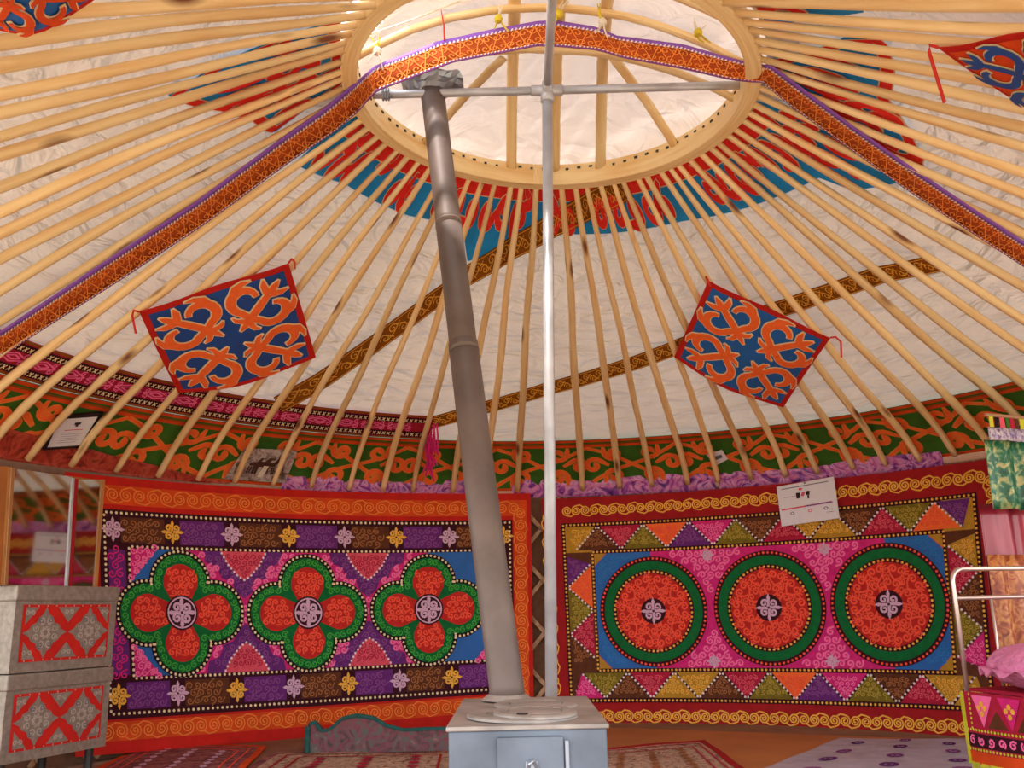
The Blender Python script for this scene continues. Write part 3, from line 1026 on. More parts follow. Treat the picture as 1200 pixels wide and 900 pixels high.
def surf_strap(pts, width, name, label, cat='strap', h=0.0, S=None):
    S = S or RoofS(0.040)
    P = np.array([S.uv(x, y) for x, y in pts])
    s = np.concatenate([[0], np.cumsum(np.hypot(*np.diff(P, axis=0).T))])
    q = np.linspace(0, s[-1], max(12, int(s[-1] / 0.05)))
    Q = np.stack([np.interp(q, s, P[:, 0]), np.interp(q, s, P[:, 1])], -1)
    mid = S.map(Q[:, 0], Q[:, 1], h)[len(Q) // 2]
    t_ = thing(name, label, cat, mid)
    m = M(); m.stroke(S, Q, width, h, 0); m.build('strap_web', MT['brownb'], t_, solid=0.004)
    m = M()
    T_ = np.gradient(Q, axis=0); T_ /= np.hypot(T_[:, 0], T_[:, 1])[:, None]
    N_ = np.stack([-T_[:, 1], T_[:, 0]], -1)
    for sg in (1, -1):
        m.stroke(S, Q + N_ * sg * width * 0.43, 0.006, h + 0.004)
    u = 0.03; k = 0
    while u < s[-1] - 0.03:
        c = np.array([np.interp(u, q, Q[:, 0]), np.interp(u, q, Q[:, 1])])
        t2 = np.array([np.interp(u, q, T_[:, 0]), np.interp(u, q, T_[:, 1])]); n2 = np.array([-t2[1], t2[0]])
        sg = 1 if k % 2 else -1
        m.stroke(S, spiral(c + n2 * sg * width * 0.12, width * 0.26, math.atan2(t2[1], t2[0]) + (0 if sg > 0 else PI), 1.3, sg, 12, 0.15), 0.008, h + 0.005)
        m.stroke(S, [c - t2 * width * 0.42 - n2 * sg * width * 0.3, c - n2 * sg * width * 0.1, c + t2 * width * 0.42 + n2 * sg * width * 0.3], 0.008, h + 0.0055)
        u += width * 0.5; k += 1
    m.build('scroll_stitching', MT['gold'], t_, stuff=True)
    return t_


surf_strap([(325, 472), (372, 446), (410, 420), (455, 388), (500, 355), (545, 322), (600, 288), (650, 260), (692, 238), (735, 214)], 0.18, 'woven_strap',
           'brown and gold strap running behind the roof poles and stovepipe up to the roof ring', h=0.018)
surf_strap([(497, 498), (560, 480), (640, 456), (720, 433), (800, 404), (880, 372), (960, 346), (1030, 322), (1095, 309)], 0.125, 'woven_strap',
           'brown and gold strap low behind the poles from the magenta band rightwards')

# ================================================================== FELT CLOTH ROUND THE CROWN
SK = RoofS(0.032)


def poly_px(S, pts):
    return [S.uv(x, y) for x, y in pts]


sk_parts = [
    # outline pixels of the felt between the poles, left of the strap, below the crown, right of it
    [(197, 112), (262, 72), (330, 44), (398, 22), (400, 60), (404, 96), (370, 120), (322, 155), (298, 138), (262, 128), (236, 124)],
    [(345, 192), (392, 150), (424, 128), (462, 160), (500, 182), (560, 204), (640, 212), (720, 210), (790, 196), (838, 168), (884, 118), (930, 130), (985, 158), (1052, 214),
     (1000, 223), (960, 208), (930, 222), (862, 247), (800, 259), (718, 273), (655, 274), (600, 290), (548, 306), (543, 262), (480, 253), (405, 216)],
    [(897, 70), (940, 62), (988, 44), (1030, 42), (1042, 76), (1036, 114), (1060, 150), (1079, 200), (1040, 196), (985, 150), (930, 106)],
    [(894, 30), (950, 22), (1012, 14), (1008, 4), (950, -6), (892, 0)],
]
sk = thing('crown_felt', 'bright blue and red felt cloth with cream scrolls lying round the roof ring', 'felt cloth', (0, 0.95, 2.9))
for pi_, pp in enumerate(sk_parts):
    lp = poly_px(SK, pp)
    m = M(); m.poly(SK, lp, 0.0); o = m.build('felt_panel', MT['sky'], sk, solid=0.003)
    xs = [p[0] for p in lp]; ys = [p[1] for p in lp]
    m = M()
    cen = np.mean(np.array(lp), axis=0)
    # red border just inside the outline
    q = np.array(lp + [lp[0]])
    dense = []
    for a1, b1 in zip(q[:-1], q[1:]):
        nn = max(2, int(np.hypot(*(b1 - a1)) / 0.05) + 1)
        dense += [a1 + (b1 - a1) * t for t in np.arange(nn) / nn]
    dense.append(q[0]); dense = np.array(dense)
    if pi_ in (0, 2):
        inn = dense + (cen - dense) * 0.06
        m.stroke(SK, inn, 0.06, 0.004, 1); m.stroke(SK, inn, 0.048, 0.0055, 0)
    # thick red scrolls
    step = 0.26
    y = min(ys) + 0.13; j = 0
    while y < max(ys):
        x = min(xs) + 0.1 + (j % 2) * 0.13; i = 0
        while x < max(xs):
            if inside(lp, x, y):
                d = 1 if (i + j) % 2 else -1
                p = spiral((x, y), 0.105, (i * 1.9 + j) % 6.28, 1.15, d, 16, 0.2)
                p = np.vstack([p[0] + (p[0] - p[1]) * 2.2, p])
                ok = all(inside(lp, a_[0], a_[1]) for a_ in p[::3])
                if ok:
                    wv = np.linspace(0.085, 0.05, len(p)); wv[0] = 0.03
                    e = 0.0003 * ((i * 7 + j * 3) % 10)
                    mm_ = M(); mm_.stroke(SK, extend(p, 0.006), wv + 0.014, 0.008 + e, 1)
                    mm_.stroke(SK, p, wv, 0.012 + e, 0); mm_.build('felt_scroll', [MT['fred'], MT['cream']], o)
            x += step; i += 1
        y += step * 0.72; j += 1
    # horizontal red ring near the crown
    if pi_ == 1:
        for v_, wd_ in ((s_top - 0.10, 0.10),):
            uu = np.linspace(min(xs) + .2, max(xs) - 0.2, 60)
            m.stroke(SK, np.stack([uu, 0 * uu + v_], -1), wd_ + 0.014, 0.0045, 1)
            m.stroke(SK, np.stack([uu, 0 * uu + v_], -1), wd_, 0.006, 0)
    if m.n: m.build('felt_edging', [MT['fred'], MT['cream']], sk)

# ================================================================== FRIEZES ABOVE THE WALL
FS = RoofS(0.036)
def azpx(x, y): return RW * math.atan2(*on_cyl(x, y, RW)[:2])
# green frieze
gtop = FS.uv(560, 517)[1]; gbot = 0.0
gl, gr = -2.05 * RW * 0.6, 2.2
gl = azpx(0, 545) - 1.6; gr = azpx(1185, 520) + 0.9
fz = thing('frieze_band', 'green frieze cloth with orange ram-horn scrolls running along the wall top', 'frieze cloth', (0, RW, ZE))
m = M(); m.grid(lambda u, v: FS.map(u, v, 0.0), np.arange(gl, gr, 0.05), np.linspace(gbot, gtop, 5)); m.build('cloth', MT['green'], fz, solid=0.003)
m = M()
uu = np.arange(gl, gr, 0.06)
H_ = gtop - gbot
m.stroke(FS, np.stack([uu, 0 * uu + gtop - 0.012], -1), 0.024, 0.004, 0)
m.stroke(FS, np.stack([uu, 0 * uu + gtop - 0.042], -1), 0.012, 0.004, 2)
m.stroke(FS, np.stack([uu, 0 * uu + gtop - 0.062], -1), 0.026, 0.004, 0)
m.stroke(FS, np.stack([uu, 0 * uu + gbot + 0.012], -1), 0.02, 0.004, 0)
m.build('border_tape', [MT['ored'], MT['oline'], MT['brownb']], fz)
T = 0.70
k = 0; u = gl + 0.1
m = M()
lo, hi = gbot + 0.03, gtop - 0.08
hh = hi - lo; mid = (lo + hi) / 2
while u < gr - T:
    m = M()
    for (pa, pb) in (((u, lo), (u + T, hi)), ((u, hi), (u + T, lo))):
        q = np.array([np.array(pa) * (1 - t) + np.array(pb) * t for t in np.linspace(0, 1, 9)])
        q[:, 1] += 0.02 * np.sin(np.linspace(0, 2 * PI, 9))
        m.stroke(FS, q, 0.034, 0.005 + (0.0006 if pa[1] == lo else 0), 1)
        m.stroke(FS, q, 0.020, 0.0065 + (0.0006 if pa[1] == lo else 0), 0)
    m.build('cross_scroll', [MT['orange'], MT['oline']], fz)
    for cx, cy, d, a0, rr in ((u + T * 0.30, hi - hh * 0.17, 1, PI * 0.9, 0.20), (u + T * 0.70, hi - hh * 0.17, -1, PI * 0.1, 0.20), (u + T * 0.30, lo + hh * 0.20, -1, -PI * 0.9, 0.20),
                              (u + T * 0.70, lo + hh * 0.20, 1, -PI * 0.1, 0.20), (u + T * 0.08, mid, 1, 0.6, 0.20), (u + T * 0.92, mid, -1, PI - 0.6, 0.20)):
        p = spiral((cx, cy), hh * rr, a0, 1.1, d, 15, 0.2)
        p = np.vstack([p[0] + (p[0] - p[1]) * 2.0, p])
        wv = np.linspace(0.030, 0.036, len(p)); wv[0] = 0.012
        p[:, 1] = np.clip(p[:, 1], lo + 0.005, hi)
        m = M(); m.stroke(FS, extend(p, 0.006), wv + 0.013, 0.008, 1)
        m.stroke(FS, p, wv, 0.010, 0); m.build('horn_scroll', [MT['orange'], MT['oline']], fz)
    u += T; k += 1

# magenta band, left half only
mt_, mb_ = gtop + 0.30, gtop + 0.012
ml, mr = gl, azpx(492, 560)
mg = thing('frieze_band', 'magenta woven band with lozenges above the green frieze on the left', 'frieze cloth', (-2, 2.4, 1.9))
tp = FS.uv(25, 397)[1]; 0 and print('magenta top v', tp, 'green', gtop, gbot, FS.uv(430, 492), FS.uv(200, 440))
mt_ = gtop + 0.01 + min(0.40, max(0.22, FS.uv(200, 449)[1] - gtop))
m = M(); m.grid(lambda u, v: FS.map(u, v, 0.002), np.arange(ml, mr, 0.05), np.linspace(mb_, mt_, 4)); m.build('cloth', MT['crimson'], mg, solid=0.003)
m = M()
uu = np.arange(ml, mr, 0.06)
for v_, wd_, mi in ((mt_ - 0.008, 0.016, 2), (mt_ - 0.05, 0.05, 0), (mb_ + 0.045, 0.05, 0), (mb_ + 0.008, 0.016, 2)):
    m.stroke(FS, np.stack([uu, 0 * uu + v_], -1), wd_, 0.006, mi)
for u in np.arange(ml, mr - 0.03, 0.038):
    for v_ in (mt_ - 0.05, mb_ + 0.045):
        m.stroke(FS, [(u, v_ - 0.014), (u + 0.022, v_ + 0.014)], 0.008, 0.009, 1)
        m.stroke(FS, [(u, v_ + 0.014), (u + 0.022, v_ - 0.014)], 0.008, 0.0095, 1)
m.build('edge_weave', [MT['dark'], MT['cream'], MT['brownb']], mg, stuff=True)
m = M()
cv = (mt_ + mb_) / 2; ch = (mt_ - mb_) / 2 - 0.085
u = ml + 0.1
while u < mr - 0.1:
    m = M()
    for q in ([(u - 0.10, cv), (u, cv + ch), (u + 0.10, cv), (u, cv - ch), (u - 0.10, cv)], [(u - 0.05, cv), (u, cv + ch * .5), (u + 0.05, cv), (u, cv - ch * .5), (u - 0.05, cv)]):
        for a1, b1 in zip(q[:-1], q[1:]): m.line(FS, a1, b1, 0.010, 0.007)
    for sx in (-1, 1):
        for sy in (-1, 1):
            m.stroke(FS, spiral((u + sx * 0.075, cv + sy * ch * 0.72), 0.022, sx * 1.0, 1.2, sx * sy, 8, 0.2), 0.009, 0.0075)
    m.build('lozenge', MT['pink'], mg)
    u += 0.215
# tassels at its end
m = M()
ue, ve = mr, (mt_ + mb_) / 2
for k in range(26):
    a0 = FS.map(np.array([ue - 0.02 + 0.04 * rng.rand()]), np.array([mt_ - 0.3 * rng.rand()]), 0.05)[0]
    L = 0.12 + 0.12 * rng.rand()
    m.tube([a0, a0 + np.array([rng.uniform(-.03, .03), -0.03, -L * .5]), a0 + np.array([rng.uniform(-.04, .05), -0.02, -L])], 0.006, 4)
m.build('tassel', [MT['magenta']], mg, stuff=True)

# red brocade below the frieze on the left, on the inner side
BS = RoofS(0.030)
m = M()
b0, b1 = azpx(-10, 545) - 1.4, azpx(272, 567)
def brpt(u, v):
    top = 0.17 - 0.17 * np.clip((u - b0 - 1.2) / (b1 - b0 - 1.2), 0, 1) ** 1.6
    vv = v * (top + 0.0)
    return BS.map(u, vv, 0.012 + 0.006 * np.sin(u * 14) * v)
m.grid(brpt, np.linspace(b0, b1, 70), np.linspace(-0.4, 1, 9))
tag(m.build('wall_cloth', MT['brocade'], smooth=True, solid=0.003), 'dark red brocade cloth tucked below the green frieze at far left', 'cloth')

# satin strip gathered on the wall top
def satin(u0, u1, z0, z1, label, ph):
    m = M()
    def f(u, v):
        th = u / RW
        w_ = 0.016 * np.sin(u * 24 + ph + 2 * np.sin(u * 5)) + 0.01 * np.sin(u * 53 + v * 4)
        z = z0 + (z1 - z0) * v + 0.010 * np.sin(u * 7 + ph) * v
        r = RW + 0.020 + 0.4 * w_ - np.maximum(0, z - ZE) * 0.55
        return np.stack([r * np.sin(th), r * np.cos(th), z], -1)
    m.grid(f, np.linspace(u0, u1, int((u1 - u0) / 0.012)), np.linspace(0, 1, 4))
    return tag(m.build('satin_strip', MT['satin'], smooth=True, solid=0.002), label, 'cloth')
satin(azpx(330, 572), azpx(545, 576), 1.585, 1.705, 'violet and pink satin gathered on the wall top left of the stovepipe', 0)
satin(azpx(600, 577), azpx(838, 572), 1.585, 1.705, 'violet and pink satin gathered on the wall top right of the stovepipe', 2)
m = M()
satin(azpx(842, 572), azpx(1105, 545), 1.585, 1.685, 'creased purple print cloth on the wall top behind the paper chart', 4)
#@@PART3
# ================================================================== WALL CARPETS


def spiral_chain(par, mt, S, p, q, pitch, r, wd, h, mi=0):
    p, q = np.array(p, float), np.array(q, float)
    L = np.hypot(*(q - p)); n = max(1, int(L / pitch)); t = (q - p) / L; nn = np.array([-t[1], t[0]])
    for k in range(n):
        c = p + t * (k + 0.5) * L / n
        d = 1 if k % 2 else -1
        a = math.atan2(t[1], t[0])
        m = M(); m.stroke(S, spiral(c, r, a + PI * 0.5 * d, 2.1, d, 20, 0.12), wd, h + 0.0003 * (k % 2), mi)
        m.stroke(S, [c + nn * r * d, c + nn * r * d * 1.15 + t * L / n * .4, c + nn * r * d * 0.7 + t * L / n * .8], wd, h + .0008, mi)
        m.build('border_scroll', mt, par)


def teardrop(c, ang, r0, rc_, rad, base, n=22):
    """petal outline: rounded end of radius rad centred rc_ out from c"""
    pts = [(-base, r0)]
    pts += [(rad * math.cos(a), rc_ + rad * math.sin(a)) for a in np.linspace(PI + 0.25, -0.25, n)]
    pts += [(base, r0)]
    ca, sa = math.cos(ang - PI / 2), math.sin(ang - PI / 2)
    return [(c[0] + x * ca - y * sa, c[1] + x * sa + y * ca) for x, y in pts]


# ---- left carpet with three four-petal flowers
LS = WallS([(120, 600), (350, 611.5), (597, 612.6)], [(129, 837), (350, 823), (600, 806)], RW - 0.03)
W, H = LS.W, LS.H
print('left carpet', W, H)
lc = thing('wall_carpet', 'embroidered wall carpet with three red four-petal flowers in green outlines', 'wall carpet', (-1.6, 2.6, 0.9))
RX, TX = 0.155, 0.215
m = M(); m.poly(LS, rect(-0.22, -0.22, W + RX, H + TX), -0.006); m.build('backing', MT['red'], lc, solid=0.004)
m = M()
fr = (-0.20, -0.15, W + RX - 0.03, H + TX - 0.05); fi = (-0.10, -0.045, W + RX - 0.125, H + 0.05)
m.poly(LS, rectring(fr, fi), -0.0025); m.build('border_band', MT['ored'], lc)
m = M()
mx0, my0, mx1, my1 = [(a + b) / 2 for a, b in zip(fr, fi)]
for p, q in (((mx0, my1), (mx1, my1)), ((mx1, my1), (mx1, my0)), ((mx1, my0), (mx0, my0))):
    spiral_chain(lc, MT['oline'], LS, p, q, 0.084, 0.043, 0.0075, 0.0005)
m = M(); m.poly(LS, rect(-0.03, -0.03, W + 0.02, H + 0.02), 0.0); m.build('panel', MT['dark'], lc)
BT = 0.195; BL = 0.15
ix0, iy0, ix1, iy1 = BL, BT, W - 0.08, H - BT
# border of brown and plum lengths
ros = [LS.uv(x, 622)[0] for x in (131, 201, 271, 338, 403, 464, 526, 590)]
for yc in (H - BT / 2, BT / 2):
    for k in range(7):
        m = M(); m.poly(LS, rect(ros[k] + 0.05, yc - BT / 2 + 0.022, ros[k + 1] - 0.05, yc + BT / 2 - 0.022), 0.003)
        bp_ = m.build('border_patch', MT['brown'] if k % 2 == (0 if yc > H / 2 else 1) else MT['purple'], lc)
        m = M(); fill_curls(m, LS, lambda x, y: True, (ros[k] + 0.06, yc - BT / 2 + 0.03, ros[k + 1] - 0.09, yc + BT / 2 - 0.045), 0.05, 0.008, 0.0055)
        m.build('curl_stitching', MT['brownc'] if k % 2 == (0 if yc > H / 2 else 1) else MT['plumc'], bp_, stuff=True)
    for k in range(8):
        m = M(); rosette(m, LS, (ros[k], yc), 0.068, 0.013, 0.007)
        m.build('rosette', MT['gold'] if (k % 2) ^ (yc < H / 2) else MT['lilac'], lc)
m = M(); m.poly(LS, rect(0.022, BT + .02, BL - 0.02, H - BT - .02), 0.003)
bp_ = m.build('border_patch', MT['purple'], lc)
m = M(); fill_curls(m, LS, lambda x, y: True, (0.02, BT, BL - 0.03, H - BT), 0.055, 0.009, 0.0055); m.build('curl_stitching', MT['magenta'], bp_, stuff=True)
m = M()
for a in ((0.0, 0.0, W, H), (ix0, iy0, ix1, iy1)):
    q = rect(*a); q.append(q[0]); m.dots(LS, q, 0.032, 0.018, 0.0085)
m.build('bead_trim', MT['cream'], lc, stuff=True)
# field
m = M(); m.poly(LS, rect(ix0 + .01, iy0 + .01, ix1 - .01, iy1 - .01), 0.003); fld = m.build('field', MT['magenta'], lc)
FC = [LS.uv(x, y) for x, y in ((211, 718), (360, 718), (502, 714))]
FR = []
# blue corners
for sx, c in ((-1, FC[0]), (1, FC[2])):
    ex = ix0 + .01 if sx < 0 else ix1 - .01
    for sy in (-1, 1):
        ey = iy0 + .01 if sy < 0 else iy1 - .01
        m = M(); m.poly(LS, [(ex, c[1]), (ex, ey), (c[0], ey), (c[0], c[1])][::(1 if sx * sy > 0 else -1)], 0.0045)
        m.build('blue_patch', MT['blue'], lc)
        # magenta wedge in the very corner with pink scalloped rim
        wx = min(0.17, abs(c[0] - ex) * 0.6)
        wy = 0.19
        tri = [(ex, ey), (ex - sx * wx, ey), (ex, ey - sy * wy)]
        m = M(); m.poly(LS, tri if sx * sy > 0 else tri[::-1], 0.006); cp = m.build('corner_patch', MT['magenta'], lc)
        m = M()
        for t in np.linspace(0.04, 0.96, 6):
            px_, py_ = ex - sx * wx * t, ey - sy * wy * (1 - t)
            m.stroke(LS, spiral((px_ + sx * .012, py_ + sy * .012), 0.022, t * 9, 1.3, sx, 11, .15), 0.010, 0.009)
        fill_curls(m, LS, lambda x, y: inside(tri, x, y), (min(ex, ex - sx * wx), min(ey, ey - sy * wy), max(ex, ex - sx * wx), max(ey, ey - sy * wy)), 0.045, 0.008, 0.0088, mg=.2)
        m.build('curl_stitching', MT['pink'], cp, stuff=True)


def zig(cx, top):
    sy = -1 if top else 1
    ey = iy1 - .01 if top else iy0 + .01
    pur = [(cx - 0.40, ey), (cx - 0.30, ey), (cx, ey + sy * 0.30), (cx + 0.30, ey), (cx + 0.40, ey), (cx + 0.30, ey + sy * .16), (cx + .20, ey + sy * .2), (cx + .12, ey + sy * .36), (cx, ey + sy * 0.42), (cx - .12, ey + sy * .36), (cx - .20, ey + sy * .2), (cx - .30, ey + sy * .16)]
    pur = [(cx + 0.74 * dx_, ey + sy * 0.70 * dy_) for dx_, dy_ in ((-.36, 0), (-.34, .10), (-.24, .14), (-.2, .24), (-.11, .27), (-.08, .36), (0, .42), (.08, .36), (.11, .27), (.2, .24), (.24, .14), (.34, .10), (.36, 0))]
    if top: pur = pur
    m = M(); m.poly(LS, pur if not top else pur[::-1], 0.0045); z_ = m.build('zigzag_patch', MT['purple'], lc)
    m = M(); fill_curls(m, LS, lambda x, y: inside(pur, x, y), (cx - .34, min(ey, ey + sy * .42), cx + .34, max(ey, ey + sy * .42)), 0.05, 0.007, 0.0065)
    m.build('curl_stitching', MT['plumc'], z_, stuff=True)
    tri = [(cx + 0.8 * dx_, ey + sy * 0.85 * dy_) for dx_, dy_ in ((-.19, 0), (-.13, .10), (-.05, .185), (0, .21), (.05, .185), (.13, .10), (.19, 0))]
    m = M(); m.poly(LS, tri if not top else tri[::-1], 0.008); t_ = m.build('salmon_patch', MT['salmon'], lc)
    m = M(); fill_curls(m, LS, lambda x, y: inside(tri, x, y), (cx - .2, min(ey, ey + sy * .2), cx + .2, max(ey, ey + sy * .2)), 0.042, 0.007, 0.0098)
    m.build('curl_stitching', MT['crimson'], t_, stuff=True)
    m = M(); m.dots(LS, tri, 0.028, 0.016, 0.0105); m.build('bead_trim', MT['white'], t_, stuff=True)
    return pur


purs = []
for cx in ((FC[0][0] + FC[1][0]) / 2, (FC[1][0] + FC[2][0]) / 2):
    purs += [zig(cx, True), zig(cx, False)]
AX = (FC[2][0] - FC[0][0]) / 4 - 0.012   # half-length sideways
AY = (iy1 - iy0) / 2 - 0.005


def petals(c, e):
    out = []
    for q in range(4):
        a = q * PI / 2
        Lq = AX if q % 2 == 0 else AY
        rad = 0.112 + e
        out.append(teardrop(c, a, 0.02, Lq - 0.085 - 0.112, rad, 0.035 + e * 0.55))
    return out


def in_any(ps, x, y, skip=None):
    return any(inside(p, x, y) for i, p in enumerate(ps) if i != skip)


allout = []
for c in FC:
    outp = petals(c, 0.090)
    allout += outp
    for i, p in enumerate(outp):
        m = M(); m.poly(LS, p, 0.0095 + 0.0003 * i, cell=0.05); m.build('petal_rim', MT['black'], lc)
    mid = petals(c, 0.060)
    fl = None
    for i, p in enumerate(mid):
        m = M(); m.poly(LS, p, 0.0115 + 0.0003 * i, cell=0.05); gp = m.build('green_petal', MT['dgreen'], lc)
        # small green curls along the rim
        m = M()
        rim = petals(c, 0.036)[i]
        q = np.array(rim); s = np.concatenate([[0], np.cumsum(np.hypot(*np.diff(q, axis=0).T))])
        for t in np.arange(0.03, s[-1], 0.045):
            x_, y_ = np.interp(t, s, q[:, 0]), np.interp(t, s, q[:, 1])
            if not in_any(petals(c, 0.0), x_, y_, None) and not in_any(mid, x_, y_, i) or inside(p, x_, y_) and not in_any(mid, x_, y_, i):
                m.stroke(LS, spiral((x_, y_), 0.024, t * 40, 1.3, 1, 11, .15), 0.009, 0.0145)
        m.build('curl_stitching', MT['lgreen'], gp, stuff=True)
    inn = petals(c, 0.0)
    for i, p in enumerate(inn):
        m = M(); m.poly(LS, p, 0.0150 + 0.0003 * i, cell=0.05); rp = m.build('red_petal', MT['redstitch'], lc)
        m = M()
        xs = [k[0] for k in p]; ys = [k[1] for k in p]
        fill_curls(m, LS, lambda x, y: inside(p, x, y) and math.hypot(x - c[0], y - c[1]) > 0.10, (min(xs), min(ys), max(xs), max(ys)), 0.046, 0.0105, 0.0178, regular=.8)
        m.build('curl_stitching', MT['coral'], rp, stuff=True)
    m = M(); m.poly(LS, [tuple(k) for k in arcpts(c, 0.105, 0, 2 * PI, 25)[:-1]], 0.019); hb = m.build('flower_heart', MT['dark'], lc)
    m = M(); rosette(m, LS, c, 0.088, 0.017, 0.0215); m.stroke(LS, arcpts(c, 0.09, 0, 2 * PI, 25), 0.009, 0.021); m.build('rosette', MT['lilac'], hb)
    m = M()
    for i, p in enumerate(petals(c, 0.077)):
        q = np.array(p); s = np.concatenate([[0], np.cumsum(np.hypot(*np.diff(q, axis=0).T))])
        for t in np.arange(0.012, s[-1], 0.030):
            x_, y_ = np.interp(t, s, q[:, 0]), np.interp(t, s, q[:, 1])
            if not in_any(mid, x_, y_):
                m.dots(LS, [(x_ - .001, y_), (x_ + .001, y_)], 0.002, 0.018, 0.0135)
    m.build('bead_trim', MT['cream'], lc, stuff=True)
m = M()
fill_curls(m, LS, lambda x, y: FC[0][0] - 0.1 < x < FC[2][0] + 0.1 and not in_any(allout, x, y) and not in_any(purs, x, y), (ix0 + .02, iy0 + .02, ix1 - .02, iy1 - .03), 0.046, 0.0125, 0.0085, mg=.05)
m.build('curl_stitching', MT['pink'], fld, stuff=True)

# ---- right carpet with three round medallions
RSf = WallS([(660, 616), (903, 602.5), (1142, 580)], [(670, 821), (905, 822), (1165, 832)], RW - 0.03)
W, H = RSf.W, RSf.H
print('right carpet', W, H)
rc_ = thing('wall_carpet', 'embroidered wall carpet with three large green-ringed red medallions', 'wall carpet', (1.5, 2.6, 0.9))
m = M(); m.poly(RSf, rect(-0.15, -0.185, W + 0.16, H + 0.20), -0.006); m.build('backing', MT['dred'], rc_, solid=0.004)
m = M()
for p, q in (((0, H + 0.105), (W + 0.08, H + 0.105)), ((W + 0.10, H + 0.10), (W + 0.10, -0.1)), ((W + 0.05, -0.105), (-0.1, -0.105)), ((-0.115, -0.1), (-0.115, H + 0.1))):
    spiral_chain(rc_, MT['gold'], RSf, p, q, 0.066, 0.036, 0.0095, 0.0005)
m = M(); m.poly(RSf, rect(-0.015, -0.015, W + 0.015, H + 0.015), 0.0); m.build('panel', MT['dark'], rc_)
bt = 0.20
jx0, jy0, jx1, jy1 = bt, bt, W - bt, H - bt
cols = ['mustard', 'brown', 'crimson', 'olive', 'orange', 'purple', 'magenta', 'olive', 'brown', 'crimson', 'mustard']
cur = dict(mustard='gold', brown='brownc', crimson='salmon', olive='olivec', orange='coral', purple='plumc', magenta='pink')
tri_i = 0
for x_ in (0.012, W - bt):
    m = M(); m.poly(RSf, rect(x_, bt, x_ + bt - .012, H - bt), 0.0012); m.build('side_ground', MT['brown'], rc_)
zz = M()
for x_ in (0.012, W - bt):
    for y_ in (0.012, H - bt):
        m = M(); m.poly(RSf, rect(x_, y_, x_ + bt - .012, y_ + bt - .012), 0.0022); m.build('corner_patch', MT['mustard' if y_ > 1 else 'brown'], rc_)
for side in range(4):
    if side == 0: o_, t_, n_, L_s = np.array([0, H]), np.array([1, 0]), np.array([0, -1]), W
    if side == 1: o_, t_, n_, L_s = np.array([0, 0]), np.array([1, 0]), np.array([0, 1]), W
    if side == 2: o_, t_, n_, L_s = np.array([0, bt]), np.array([0, 1]), np.array([1, 0]), H - 2 * bt
    if side == 3: o_, t_, n_, L_s = np.array([W, bt]), np.array([0, 1]), np.array([-1, 0]), H - 2 * bt
    nt_ = int(round(L_s / 0.16)); nt_ += (nt_ % 2 == 0)
    st = L_s / nt_ * 1.0
    for k in range(nt_):
        g = 0.016
        a0, a1 = k * st - st * 0.5, (k + 1) * st + st * 0.5
        a0c, a1c = max(a0, 0.01), min(a1, L_s - 0.01)
        mid = (a0 + a1) / 2
        inn, ou = bt - g, g
        if k % 2 == 0:   # base outside
            tri = [(a0c + g, ou), (a1c - g, ou), (mid, inn)]
        else:
            tri = [(mid, ou), (a1c - g, inn), (a0c + g, inn)]
        P = [tuple(o_ + t_ * a + n_ * b) for a, b in tri]
        cr_ = (P[1][0] - P[0][0]) * (P[2][1] - P[0][1]) - (P[1][1] - P[0][1]) * (P[2][0] - P[0][0])
        if cr_ < 0: P = P[::-1]
        cn = cols[(tri_i * 1) % len(cols)]; tri_i += 1
        m = M(); m.poly(RSf, P, 0.003); tp_ = m.build('triangle_patch', MT[cn], rc_)
        xs = [p[0] for p in P]; ys = [p[1] for p in P]
        m = M(); fill_curls(m, RSf, lambda x, y: inside(P, x, y), (min(xs), min(ys), max(xs), max(ys)), 0.034, 0.0065, 0.0055, n=9, regular=2)
        m.build('curl_stitching', MT[cur[cn]], tp_, stuff=True)
        if k < nt_ - 1:
            b0_, b1_ = (ou, inn) if k % 2 else (inn, ou)
            zz.dots(RSf, [tuple(o_ + t_ * (mid) + n_ * b0_), tuple(o_ + t_ * (mid + st) + n_ * b1_)], 0.028, 0.016, 0.0075)
zz.build('bead_zigzag', MT['white'], rc_, stuff=True)
m = M()
for a in ((0.0, 0.0, W, H), (jx0, jy0, jx1, jy1)):
    q = rect(*a); q.append(q[0]); m.dots(RSf, q, 0.028, 0.017, 0.0085)
m.build('bead_trim', MT['gold'], rc_, stuff=True)
m = M(); m.poly(RSf, rect(jx0 + .012, jy0 + .012, jx1 - .012, jy1 - .012), 0.003); fld = m.build('field', MT['magenta'], rc_)
DC = [RSf.uv(x, y) for x, y in ((766, 716), (902, 712), (1043, 708))]
rad = (DC[2][0] - DC[0][0]) / 4 - 0.018
rad = min(rad, (H - 2 * bt) / 2 - 0.01)
print('disc rad', rad)
for sx, c in ((-1, DC[0]), (1, DC[2])):
    ex = jx0 + .012 if sx < 0 else jx1 - .012
    for sy in (-1, 1):
        ey = jy0 + .012 if sy < 0 else jy1 - .012
        q = [(ex, c[1]), (ex, ey - sy * 0.09), (ex - sx * 0.09, ey), (c[0], ey), (c[0], c[1])]
        m = M(); m.poly(RSf, q if sx * sy > 0 else q[::-1], 0.0045); bpt = m.build('blue_patch', MT['blue'], rc_)
        m = M(); fill_curls(m, RSf, lambda x, y: inside(q, x, y) and math.hypot(x - c[0], y - c[1]) > rad, (min(ex, c[0]), min(ey, c[1]), max(ex, c[0]), max(ey, c[1])), 0.045, 0.006, 0.0068)
        m.build('curl_stitching', MT['bluec'], bpt, stuff=True)
        q2 = [(ex, ey), (ex, ey - sy * .085), (ex - sx * .085, ey)]
        m = M(); m.poly(RSf, q2 if sx * sy < 0 else q2[::-1], 0.0045); m.build('corner_patch', MT['mustard'], rc_)
